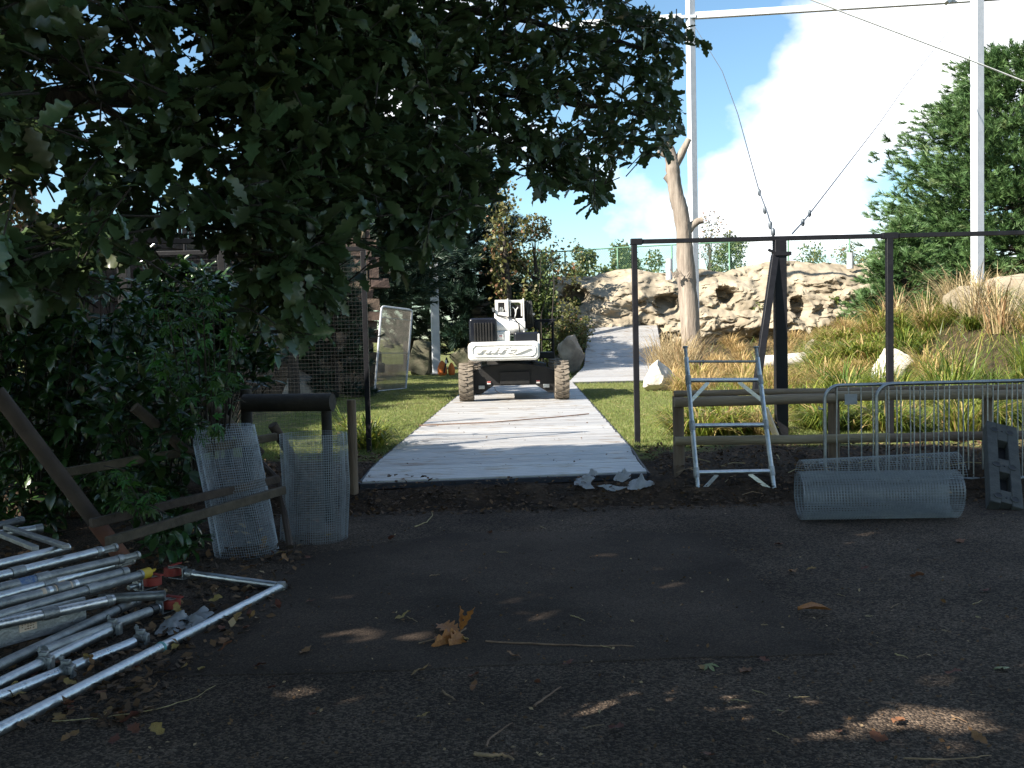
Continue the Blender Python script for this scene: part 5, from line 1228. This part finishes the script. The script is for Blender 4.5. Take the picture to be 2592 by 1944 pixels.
# ================================================================== CONIFERS
def needle_template(n, ln, w, seed, spread=.9):
    r = random.Random(seed); V = []; Fs = []
    for i in range(n):
        a = r.uniform(0, 2*math.pi); t = r.uniform(0, .75); out = r.uniform(.25, spread)
        d = np.array([math.cos(a)*out, 1, math.sin(a)*out]); d /= np.linalg.norm(d); s = np.cross(d, (r.gauss(0, 1), r.gauss(0, 1), r.gauss(0, 1))); s /= np.linalg.norm(s)
        b = np.array([0, t, 0]); l = ln*r.uniform(.7, 1.15); k = len(V); V += [b-s*w, b+s*w, b+d*l]; Fs.append((k, k+1, k+2))
    return np.array(V), np.array(Fs)
def conifer(label, base, H, rad_, m, ntuft, size, zmin, seed, lean=0.0, shape=1.0, mask=None, name='conifer', nn=46, width=.03, per=26):
    base = np.asarray(base, float); rt = root(name, base, label, 'tree')
    q = MB(); q.tube([base+np.array([0, 0, -.3]), base+np.array([lean*.3, 0, H*.3]), base+np.array([lean*.7, 0, H*.7]), base+np.array([lean, 0, H])], [.028*H, .022*H, .012*H, .01], 12, jit=.05); q.build('trunk', M['bark'], rt, smooth=True)
    Ls, Ds, Ss = [], [], []; bq = MB(); k = 0; z = zmin
    nb = int(max(30, ntuft/per))
    for i in range(nb):
        t = (i+R.random())/nb; t = t**.9; z = zmin+(H-zmin)*t; rr = rad_*((1-t)**shape*.95+.08)*R.uniform(.72, 1.0)*(.75+.25*min(1, t*5)); a = i*2.4+R.uniform(-.4, .4)
        o_ = base+np.array([lean*z/H, 0, z]); e = o_+np.array([math.cos(a)*rr, math.sin(a)*rr, rr*R.uniform(-.08, .28)]); mid = (o_+e)/2+np.array([0, 0, -.08*rr])
        bq.tube([o_, mid, e], [.012*H*(1-t)*.5+.015, .018, .008], 5, cap=False)
        nt_ = max(6, int(ntuft/nb*(.45+1.1*(1-t))))
        for j in range(nt_):
            s = R.uniform(.22, 1.0)**.7; c = (o_*(1-s)**2+mid*2*s*(1-s)+e*s*s)+np.array([R.gauss(0, 1), R.gauss(0, 1), R.gauss(0, .6)])*(rr*.075+.05)*(.4+s)
            d = (e-o_)/max(rr, .1)+np.array([R.gauss(0, .5), R.gauss(0, .5), R.gauss(.35, .35)])
            if mask is not None and not mask(c): continue
            Ls.append(c); Ds.append(d); Ss.append(size*R.uniform(.7, 1.3))
    bq.build('branches', M['bark'], rt, smooth=True)
    Ls, Ds, Ss = np.array(Ls), np.array(Ds), np.array(Ss); tn = np.clip(NR.beta(1.6, 2.6, len(Ls)), 0, 1)
    for s in range(3):
        tv, tf = needle_template(nn, .62, width, seed+s); o = scatter('crown', tv, tf, rotmats(Ds[s::3], NR.uniform(0, 6, len(Ds[s::3])), Ss[s::3]), Ls[s::3], m, rt, tint=tn[s::3]); o['kind'] = 'stuff'
    return rt
def on_ground(px, Y): p = P(px, 900, Y); return np.array([p[0], Y, float(gz(p[0], Y))-.05])
conifer('big bright green conifer standing behind the tall pole on the right', on_ground(2590, 45.5), 11.8, 6.9, M['needle'], 15000, .5, .2, 5, shape=.34, nn=36, width=.034, per=55)
conifer('younger bushy conifer at the left foot of the big one', on_ground(2290, 38.5), 4.4, 2.3, M['needle'], 2600, .36, .1, 15, shape=.8, nn=26, width=.05)
conifer('dark pine behind the propped panel', on_ground(1035, 46.5), 10.0, 4.0, M['needled'], 2600, .58, 2.8, 25, shape=.55, name='pine_tree')
conifer('dark pine with low boughs left of the lift', on_ground(1180, 47), 10.6, 4.3, M['needled'], 2800, .58, .5, 35, shape=.6, name='pine_tree')
conifer('blue green pine rising behind the left frame', on_ground(905, 36), 9.8, 3.8, M['needled'], 2400, .58, 2.6, 45, shape=.5, name='pine_tree')
conifer('pine in deep shade in front of the stone wall', on_ground(742, 24), 5.4, 1.7, M['needled'], 500, .42, 2.6, 55, shape=.5, name='pine_tree')

conifer('low dark yew in front of the right end of the stone wall', on_ground(845, 26.3), 4.2, 1.05, M['needled'], 700, .36, .15, 65, shape=.6, name='yew_tree')

# ================================================================== BROADLEAF TREES AND SHRUBS BEHIND
def broad(label, px0, px1, pyt, pyb, Y, m, n, leaf, name='shrub', cat='shrub', group=None, tint=(1.4, 2.4), sparse=0.0, layers=None, zb=None, trunk=True, depth=.7):
    a, b = P(px0, pyb, Y), P(px1, pyb, Y); zt = P((px0+px1)/2, pyt, Y)[2]; zb_ = a[2] if zb is None else zb; c = (a+b)/2; w = (b[0]-a[0])/2; h = zt-zb_
    g0 = min(zb_, float(gz(c[0], Y)) if zb is None else zb_); rt = root(name, (c[0], Y, g0), label, cat, group); q = MB()
    q.tube([(c[0], Y, g0-.1), (c[0]+w*.05, Y, zb_+h*.3), (c[0]-w*.05, Y, zb_+h*.75)], [.035*h+.03, .025*h+.02, .01], 8); q.build('trunk', M['bark'], rt)
    nb = 16; bl = []; bq = MB()
    for i in range(nb):
        t = R.uniform(.15, 1); an = R.uniform(0, 6.28); rr = math.sqrt(max(0, 1-(t*1.6-.6)**2))*R.uniform(.35, .95) if t > .0 else .5
        e = np.array([c[0]+w*rr*math.cos(an), Y+w*depth*rr*math.sin(an), zb_+h*t*.92]); bl.append((e, R.uniform(.2, .42)))
        bq.tube([(c[0], Y, zb_+h*t*.35), (np.array([c[0], Y, zb_+h*t*.4])+e)/2, e], [.02*h*.4+.012, .014, .006], 4, cap=False)
    bq.build('branches', M['bark'], rt)
    Ls = []
    for e, r in bl:
        k = int(n/nb); u_ = unit(k)*np.cbrt(NR.uniform(.2, 1, k))[:, None]; Ls.append(e+u_*np.array([w*r*1.25, w*depth*r*1.2, h*r*.62]))
    Ls = np.concatenate(Ls); Ls[:, 2] = np.maximum(Ls[:, 2], g0+.02); d = unit(len(Ls))
    tv = np.array([(0, 0, 0), (.34, .45, .08), (0, 1, 0), (-.34, .45, .08)]); tf = np.array([(0, 1, 2, 3)])
    o = scatter('crown', tv, tf, rotmats(d, NR.uniform(0, 6, len(d)), NR.uniform(.6, 1.2, len(d))*leaf), Ls, m, rt, tint=np.clip(NR.beta(*tint, len(Ls)), 0, 1)); o['kind'] = 'stuff'
    return rt
zr = 4.2
broad('autumn tree with orange brown leaves leaning over the green fence', 1215, 1345, 455, 700, 44, M['autumn'], 1000, .2, 'autumn_tree', 'tree', sparse=.3, zb=1.5)
broad('low golden bough of the autumn tree reaching over the fence', 1235, 1470, 555, 650, 45.5, M['autumn'], 1700, .18, 'autumn_tree', 'tree', zb=3.5, depth=.4)
broad('autumn tree glimpsed between the oak leaves at far left', -180, 150, 110, 640, 33, M['autumn'], 3500, .26, 'autumn_tree', 'tree', tint=(1.6, 1.6))
sh = [(1300, 1440, 640, 30), (1420, 1530, 628, 1), (1510, 1620, 622, 2), (1590, 1700, 640, 3)]
for k, (l, r, t, _) in enumerate(sh):
    broad(('green hedge shrub behind the chain link beside the autumn tree', 'green hedge shrub behind the second fence bay', 'rounded hedge shrub with a tall crown behind the fence', 'thin pale hedge shrub left of the dead trunk')[k], l, r, t, 725, 56, M['shrub'], 2600 if k < 3 else 1500, .2, 'hedge_shrub', 'shrub', zb=3.6)
broad('dark rounded tree crown above the hedge', 1555, 1635, 628, 700, 70, M['shrub'], 1500, .26, 'far_tree', 'tree', tint=(1, 5), zb=4)
broad('green and brown tree right of the dead trunk above the rocks', 1800, 1905, 590, 705, 55, M['shrub'], 2200, .18, 'far_tree', 'tree', zb=3.8)
broad('tall thin leafed tree with pale brown leaves behind the dead trunk', 1745, 1850, 545, 705, 58, M['autumn'], 900, .15, 'far_tree', 'tree', zb=3.8, tint=(2, 2))
broad('sparse small tree on the rock top between the black posts', 2005, 2095, 620, 672, 54, M['shrub'], 520, .16, 'small_tree', 'tree', zb=4.6, tint=(2, 2))
broad('sparse twiggy tree beside the short white post', 2108, 2190, 615, 680, 54, M['autumn'], 420, .15, 'small_tree', 'tree', zb=4.6)
broad('leafy shrub right of the short white post by the conifer', 2160, 2260, 630, 690, 52.5, M['shrub'], 900, .15, 'small_tree', 'tree', zb=4.6, tint=(2, 1.5))
broad('yellowing bush between the lift and the rocks', 1395, 1500, 770, 905, 43, M['autumn'], 2600, .14, 'shrub', 'shrub', tint=(1, 3))
broad('green bush behind the lift boom', 1290, 1420, 700, 905, 44.5, M['shrub'], 4200, .17, 'shrub', 'shrub', tint=(1.2, 3.2))
broad('green shrub at the left end of the rock face', 1240, 1360, 640, 800, 46, M['shrub'], 3000, .18, 'shrub', 'shrub', tint=(1.2, 3.0), zb=1.5)
for px, Y in ((1370, 43.5), (1352, 44), (1398, 43.2)):
    a, b = P(px, 800, Y), P(px+R.uniform(-10, 40), 640, Y); q = MB(); q.tube([a+np.array([0, 0, -2]), a, (a+b)/2+np.array([.1, 0, 0]), b], [.035, .03, .022, .008], 6); tag(q.build('bare_stem', M['bark'], smooth=True), 'bare grey stem rising from the bushes behind the lift', 'stem', 'bare stems behind the lift')
broad('small green plant growing in the cave mouth', 1448, 1472, 755, 775, 47.0, M['shrub'], 300, .12, 'plant', 'plant', tint=(1, 6), zb=P(1456, 775, 47)[2]-.1)
for k, (l, r, y) in enumerate(((1895, 1940, 775), (2085, 2145, 760), (1985, 2010, 805))):
    broad(('grass tuft on a rock ledge left of the diagonal brace', 'green grass tuft on the highest rock ledge', 'grass tuft below the small square cave')[k], l, r, y-9, y+6, 46.6, M['lawn'], 500, .12, 'ledge_grass', 'grass', zb=P((l+r)/2, y+6, 46.6)[2]-.1, tint=(1, 6))

# trees added out of view, left: crowns cut to shade bushes and wall
def shade_tree(label, base, H, rx, n, zlow):
    base = np.array(base, float); rt = root('added_shade_tree', base, label, 'tree')
    q = MB(); q.tube([base+np.array([0, 0, -.2]), base+np.array([.1, 0, H*.4]), base+np.array([0, .1, H*.9])], [.35, .25, .05], 12, jit=.05); q.build('trunk', M['bark'], rt, smooth=True)
    u_ = unit(n)*np.cbrt(NR.uniform(.1, 1, n))[:, None]; p = base+np.array([0, 0, (H+zlow)/2])+u_*np.array([rx, rx, (H-zlow)/2])
    Ld = landing(p); keep = (Ld[:, 0] < -3.4+.1*np.clip(Ld[:, 1]-19, 0, 12)+.3*np.sin(Ld[:, 1]*2.1)) & (NR.uniform(size=n) < .72+.28*np.sin(p[:, 0]*2)*np.sin(p[:, 1]*2.2)*np.sin(p[:, 2]*2.4))
    qq = p-CAM; w = qq@FWD; X = CX+F*(qq@RT)/np.maximum(w, .01); keep &= ~((X > -60) & (w > .1))
    p = p[keep]; c = len(p); d = unit(c); d[:, 2] *= .5; tv = np.array([(0, 0, 0), (.32, .5, .06), (0, 1, 0), (-.32, .5, .06)]); tf = np.array([(0, 1, 2, 3)])
    o = scatter('crown', tv, tf, rotmats(d, NR.normal(0, .7, c), NR.uniform(.22, .36, c)), p, M['oak'], rt, tint=NR.uniform(0, .6, c)); o['kind'] = 'stuff'
shade_tree('tall unseen tree beyond the laurel, added to shade the bushes', (-11.5, 11, 0.1), 11, 4.2, 26000, 2.0)
shade_tree('tall unseen tree by the near end of the stone wall, added for its shade', (-15.5, 17, 0.2), 13, 5.0, 32000, 2.0)
shade_tree('slender unseen tree in front of the stone wall end, added for its shade', (-13.6, 23.5, 0.2), 12, 4.0, 26000, 2.0)
shade_tree('tall unseen tree with a broad crown behind the stone wall end, added for its shade', (-20, 22, 0.2), 13, 5.0, 32000, 2.0)

# ================================================================== GRASSES
def blades(n, h, spread, w, droop, seg=4, r=R):
    V = []; Fs = []; T = []
    for i in range(n):
        a = r.uniform(0, 6.283); b = np.array([math.cos(a), math.sin(a), 0])*r.uniform(0, spread*.22); a2 = a+r.gauss(0, .5); o_ = np.array([math.cos(a2), math.sin(a2), 0]); hh = h*r.uniform(.5, 1.1); ln = r.uniform(.25, 1)*spread; s = np.array([-o_[1], o_[0], 0])*w*r.uniform(.6, 1.2); dr = droop*r.uniform(.4, 1.3); t0 = r.betavariate(1.2, 2.2); k = len(V)
        for j in range(seg+1):
            t = j/seg; p = b+o_*ln*t**1.4+np.array([0, 0, hh*(t-dr*t*t*t*.75)]); ww = (1-t)**.7
            V += [p-s*ww, p+s*ww]; T += [t0, t0]
        for j in range(seg): Fs.append((k+2*j, k+2*j+1, k+2*j+3, k+2*j+2))
    return np.array(V), np.array(Fs), np.array(T)
TPL = {k: [blades(*v) for _ in range(3)] for k, v in {'lush': (230, .62, .7, .016, .95), 'dry': (190, .9, .8, .010, .8), 'tall': (110, 1.4, 1.0, .009, .75), 'mix': (200, .9, .9, .013, .9)}.items()}
LOOK = {'lush': 'broad bladed ', 'mix': '', 'dry': 'wispy ', 'tall': 'long stalked '}
def tussock(label, px, py, Y, kind, sc, shift, m='grass', group=None, name='grass_tussock'):
    if group and m == 'grass': label = LOOK[kind]+label
    p = P(px, py, Y); z_ = float(gz(p[0], Y))-.03; V, Fs, T = TPL[kind][R.randrange(3)]; a = R.uniform(0, 6); c_, s_ = math.cos(a), math.sin(a); Rm = np.array([[c_, -s_, 0], [s_, c_, 0], [0, 0, 1]])*sc
    o = np_mesh(name, V@Rm.T+np.array([p[0], Y, z_]), Fs, M[m], tint=np.clip(T*.8+shift, 0, 1)); return tag(o, label, 'grass', group)
tussock('lush green grass tussock at the foot of the left frame post', 930, 1100, 13.7, 'lush', 1.25, -.05)
tussock('smaller grass tussock behind the left corner post', 870, 1090, 14.3, 'lush', 1.0, -.05)
tussock('spiky grass tussock behind the dark log rail', 890, 1060, 15.2, 'mix', .8, -.05)
for k, (px, Y, kd, sc, sh_) in enumerate([(1728, 14.6, 'lush', 1.0, .08), (1775, 14.2, 'lush', 1.25, .08), (1840, 14.4, 'lush', 1.3, .05), (1900, 14.8, 'lush', 1.2, .12), (1700, 16.2, 'lush', .9, .06), (1940, 14.2, 'mix', .8, .4), (1790, 16.5, 'lush', 1.3, .1), (1870, 17, 'mix', 1.1, .2)]):
    tussock('arching yellow green grass tussock behind the scaffold frame and rails', px, 1060, Y, kd, sc, sh_, group='tussocks behind the scaffold frame')
for k in range(46):
    px = R.uniform(1985, 2700); Y = R.uniform(13.9, 18.5); tussock('rough mixed grass tussock behind the crowd barriers', px, 1050, Y, R.choice(['lush', 'mix', 'lush']), R.uniform(.8, 1.3), R.choice([-.12, -.1, -.05, .05, .12]), group='tussocks behind the crowd barriers')
for k in range(60):
    px = R.uniform(2050, 2720); Y = R.uniform(18.5, 31); tussock('tall tangled grass clump on the right hand bank', px, 950, Y, R.choice(['mix', 'tall', 'lush', 'dry', 'lush']), R.uniform(.9, 1.6), R.choice([-.15, -.1, -.1, .0, .1, .4]), group='tall grass on the right bank')
for k in range(64):
    px = R.uniform(1690, 2180); Y = R.uniform(22, 45); tussock('dry buff grass clump below the rock face', px, 900, Y, R.choice(['dry', 'dry', 'mix']), R.uniform(.75, 1.25), R.uniform(.35, .7), group='dry grass below the rocks')
for k in range(12):
    px = R.uniform(2080, 2190); Y = R.uniform(25, 31); tussock('bright yellow green grass clump below the conifer', px, 850, Y, 'lush', R.uniform(1.6, 2.3), R.uniform(.02, .14), group='bright grass below the conifer')
for k in range(10):
    px = R.uniform(1668, 1772); Y = R.uniform(31.5, 36); tussock('tall golden reed clump at the dead tree foot', px, 880, Y, 'tall', R.uniform(1.2, 1.9), R.uniform(.0, .4), m='reed', group='reeds at the dead tree', name='reed_clump')
for k in range(8):
    px = R.uniform(2150, 2560); Y = R.uniform(22, 33); tussock('tall bent golden reed clump among the bank grass', px, 880, Y, 'tall', R.uniform(1.2, 1.8), R.uniform(.0, .5), m='reed', group='reeds on the bank', name='reed_clump')

# lawn: short blades, nobody could count them
def field(name, n, xr, yr, h, w, m, accept, tint, label, tilt=.5, zoff=0.0):
    X = NR.uniform(*xr, n*2); s = NR.uniform(size=n*2); Y = 1/(s/yr[1]+(1-s)/yr[0]); k = accept(X, Y); X, Y = X[k][:n], Y[k][:n]; Z = gz(X, Y)-.015+zoff
    c = len(X); d = np.stack([NR.normal(0, tilt, c), NR.normal(0, tilt, c), np.ones(c)], 1)
    tv = np.array([(-.5, 0, 0), (.5, 0, 0), (0, 1, 0)])*np.array([w/h, 1, 1]); tf = np.array([(0, 1, 2)])
    o = scatter(name, tv, tf, rotmats(d, NR.uniform(0, 6, c), h*NR.uniform(.5, 1.3, c)), np.stack([X, Y, Z], 1), m, tint=np.clip(tint(c), 0, 1)); return tag(o, label, name.replace('_', ' ').split()[-1], kind='stuff')
def mat_x(Y): t = (Y-c0m)/(farm-c0m); return x0m+(x1m-x0m)*t
_e = (G(897, 1222, .20)+G(1648, 1192, .20))/2; c0m, x0m = _e[1], _e[0]; farm, x1m = far[1], far[0]
def off_mat(X, Y):
    return (np.abs(X-mat_x(Y)) > MW/2+.03)
def turf_ok(X, Y): return off_mat(X, Y) & (Y > 12.75+.2*np.sin(X*3)) & ~((X > 1.6+(Y-31)*.1) & (X < 5.8) & (Y > 31)) & ((X > -4.6) | (NR.uniform(size=len(X)) < .12))
field('lawn_grass', 170000, (-6.5, 8.5), (12.7, 45), .05, .007, M['lawn'], turf_ok, lambda c: NR.beta(1.3, 3.0, c), 'short mown green grass either side of the trackway')
field('rough_grass', 24000, (4.6, 24), (14, 46), .4, .018, M['grass'], lambda X, Y: ((X > 4.6+.4*np.sin(Y)) & (Y > 14.2) & ~((X < 8) & (Y > 30.5))) & (NR.uniform(size=len(X)) < .35+.65*np.clip((X-4.6)/2, 0, 1)), lambda c: NR.beta(.8, 1.7, c), 'rough tangled grass covering the ground of the right hand bank', tilt=.6)
field('dry_straw', 5000, (-6, 8), (12.4, 34), .11, .008, M['reed'], lambda X, Y: off_mat(X, Y) & (Y > 12.4), lambda c: NR.uniform(0, 1, c), 'straw stalks lying over the lawn and soil', tilt=6.0)

# ================================================================== LEAF LITTER, FALLEN LEAVES, TWIGS
def litter(name, n, accept, xr, yr, smin, smax, label, zf, beta=(1.2, 2.2)):
    X = NR.uniform(*xr, n*3); s = NR.uniform(size=n*3); Y = 1/(s/yr[1]+(1-s)/yr[0]); k = accept(X, Y); X, Y = X[k][:n], Y[k][:n]; c = len(X)
    tv = np.array([(0, 0, 0), (.3, .45, .12), (0, 1, .05), (-.3, .5, .1)]); tf = np.array([(0, 1, 2, 3)]); d = np.stack([NR.normal(0, 1, c), NR.normal(0, 1, c), NR.normal(.1, .25, c)], 1)
    o = scatter(name, tv, tf, rotmats(d, NR.normal(0, .5, c), NR.uniform(smin, smax, c)), np.stack([X, Y, zf(X, Y)], 1), M['litter'], tint=np.clip(NR.beta(*beta, c), 0, 1)); return tag(o, label, 'litter', kind='stuff')
gnd = lambda X, Y: np.maximum(gz(X, Y), 0)+.012
lft = lambda X, Y: X < np.interp(Y, [5, 6.5, 8, 9.3, 10.2, 10.7, 10.9], [-1.75, -1.55, -1.7, -1.9, -.8, -.8, -1.9])
litter('leaf_litter', 6500, lambda X, Y: lft(X, Y) & (X > -6), (-6, 0), (4.5, 12.5), .02, .085, 'brown leaf litter banked along the left edge of the tarmac', gnd)
litter('bark_mulch', 9000, lambda X, Y: off_mat(X, Y) | (Y < c0m-.4), (-3, 8.5), (9.75, 13.0), .015, .07, 'dark mulch and stalks on the soil bank under the fence', lambda X, Y: gz(X, Y)+.02, (1.0, 3.4))
litter('tarmac_debris', 6000, lambda X, Y: ~lft(X, Y), (-3.5, 6), (2.6, 10), .006, .03, 'fine crumbs of leaf and grit scattered over the tarmac', lambda X, Y: X*0+.009, (1.5, 1.8))
litter('trackway_debris', 130, lambda X, Y: ~off_mat(X, Y), (-2.5, 3), (11.4, 24), .012, .045, 'mud crumbs and leaf scraps on the trackway planks', lambda X, Y: np.minimum(MATZ, .235+.02*(Y-c0m))+.008, (1.2, 4))
dm = [leaf_mesh('fallen_leaf_shape', 'dead', 100+s, M['dleaf']) for s in range(6)]
def lay(me, name, g, size, label, cat, group=None, tiltv=.12, z_=.012):
    d = np.array([[R.gauss(0, 1), R.gauss(0, 1), R.gauss(0, tiltv)]]); m3 = rotmats(d, np.array([R.gauss(0, .25)]), np.array([size]))[0]; o = place(name, me, m3, np.array([g[0], g[1], z_])); return tag(o, label, cat, group)
lf_px = [(795, 1812), (310, 1748), (680, 1747), (1350, 1732), (515, 1694), (1320, 1670), (1425, 1688), (1210, 1708), (1055, 1822), (415, 1865), (155, 1880), (285, 1892), (760, 1660), (1180, 1620), (1000, 1572), (1770, 1910), (2500, 1888), (1875, 1706), (1780, 1700), (2040, 1445), (1998, 1448), (2180, 1445), (1985, 1380), (1245, 1350), (985, 1368), (2380, 1525), (1950, 1680), (2285, 1825), (2125, 1852), (2390, 1708), (2250, 1880), (1540, 1845), (1195, 1752), (640, 1690), (590, 1580), (620, 1590), (560, 1600), (1040, 1712), (2480, 1500), (2300, 1462), (2420, 1375)]
for u, v in lf_px: lay(dm[R.randrange(6)], 'fallen_leaf', G(u, v), R.uniform(.06, .105), 'single dry brown leaf fallen on the open tarmac', 'leaf', 'fallen leaves on the tarmac')
k = 0
while k < 75:
    x, y = R.uniform(-3.2, -.6), R.uniform(4.3, 9.6)
    if lft(np.array([x-.15]), np.array([y]))[0]: lay(dm[R.randrange(6)], 'fallen_leaf', (x, y), R.uniform(.05, .1), 'dry brown leaf in the litter along the left tarmac edge', 'leaf', 'fallen leaves along the left edge', .3, .02); k += 1
sp = root('oak_sprig', G(1135, 1612), 'fallen sprig of large rust brown oak leaves on the smooth tarmac', 'leaves')
gm = [leaf_mesh('sprig_leaf', 'oak', 200+s, M['dleafo']) for s in range(3)]
c = G(1165, 1600, .03); 
for (u, v), up_, s in (((1165, 1538), .22, .17), ((1200, 1540), .22, .16), ((1112, 1580), .06, .14), ((1085, 1622), .02, .13), ((1120, 1628), .03, .13), ((1155, 1626), .05, .12)):
    t = G(u, v, .03) if up_ < .1 else P(u, v, c[1])
    d = t-c; m3 = rotmats(d[None], np.array([R.gauss(.6, .4)]), np.array([np.linalg.norm(d)*1.05]))[0]; place('leaf', gm[R.randrange(3)], m3, c, sp)
q = MB(); q.tube([G(1060, 1628, .012), c, G(1180, 1590, .03)], .004, 5); q.build('stalk', M['twig'], sp)
lay(leaf_mesh('rust_leaf_shape', 'simple', 5, M['dleafo']), 'fallen_leaf', G(2105, 1556), .2, 'large rust coloured leaf with a long stalk at the patch corner', 'leaf', None, .05, .03)
lay(leaf_mesh('green_leaf_shape', 'maple', 6, M['gleaf']), 'fallen_leaf', G(1782, 1684), .13, 'pale green maple leaf below the smooth patch', 'leaf', None, .02, .02)
lay(leaf_mesh('grey_leaf_shape', 'maple', 9, M['gleaf']), 'fallen_leaf', G(2570, 1702), .14, 'pale greyish maple leaf at the right tarmac edge', 'leaf', None, .02, .02)
def twig(label, pts, r, group=None, m='twig'):
    P3 = [G(u, v, .008) for u, v in pts]; fine = []
    for i in range(len(P3)-1):
        for k in range(4): fine.append(P3[i]+(P3[i+1]-P3[i])*k/4+np.array([R.uniform(-.004, .004), R.uniform(-.004, .004), R.uniform(0, .006)]))
    fine.append(P3[-1]); q = MB(); q.tube(fine, [r*(1-.5*i/len(fine)) for i in range(len(fine))], 6); return tag(q.build('twig', M[m], smooth=True), label, 'twig', group)
twig('long thin reddish twig across the smooth patch', [(1228, 1624), (1380, 1632), (1480, 1635), (1605, 1636)], .006)
twig('long curved straw stem below the scaffold pile', [(130, 1826), (250, 1820), (400, 1795), (500, 1765), (545, 1735)], .003)
twig('bent stick at the bottom edge of the tarmac', [(1200, 1910), (1240, 1914), (1270, 1912), (1300, 1922)], .009)
twig('upright curved twig beside the bent stick', [(1233, 1890), (1240, 1870), (1270, 1848), (1297, 1830)], .005)
twig('slanting brown stick near the sunlit spots', [(1353, 1788), (1385, 1765), (1420, 1738)], .006)
twig('pale split straw on the coarse tarmac', [(1120, 1750), (1136, 1761), (1152, 1771)], .006)
twig('pale curled stalk before the soil bank', [(1050, 1334), (1080, 1322), (1096, 1305), (1092, 1296)], .005)
twig('long grass stem lying at the right bottom edge', [(2290, 1920), (2380, 1926), (2460, 1920), (2510, 1912)], .004)
twig('long dry stalk crossing the trackway in front of the lift', [(1050, 1060)], .004) if False else None
for k in range(30):
    u, v = R.uniform(850, 2560), R.uniform(1330, 1930); a = R.uniform(-.5, .5); l = R.uniform(12, 38)*(v-850)/700
    twig('short dry straw or twig on the open tarmac', [(u, v), (u+l*math.cos(a)*.5, v-l*math.sin(a)*.4), (u+l*math.cos(a), v-l*math.sin(a)*.9)], R.uniform(.002, .004), 'short twigs on the tarmac')
for k in range(26):
    u, v = R.uniform(1690, 2560), R.uniform(1130, 1245); p = P(u, v, R.uniform(10.0, 11.6)); z_ = float(max(0, gz(p[0], p[1])))+.03; a = R.uniform(0, 6.28); l = R.uniform(.1, .4); q = MB(); q.tube([(p[0], p[1], z_), (p[0]+l*.5*math.cos(a), p[1]+l*.5*math.sin(a), z_+.03), (p[0]+l*math.cos(a), p[1]+l*math.sin(a), z_+R.uniform(0, .05))], .004, 5)
    tag(q.build('twig', M['twig'], smooth=True), 'pale dry stalk on the soil beneath the rail fence', 'twig', 'stalks under the rail fence')
q = MB(); pts = [P(1060, 1060, 16.6), P(1250, 1046, 16.9), P(1400, 1032, 17.6), P(1490, 1022, 18.2)]
for p in pts: p[2] = MATZ+.02
q.tube(pts, .01, 5); tag(q.build('twig', M['twig']), 'long dry stalk lying across the trackway in front of the lift', 'twig')
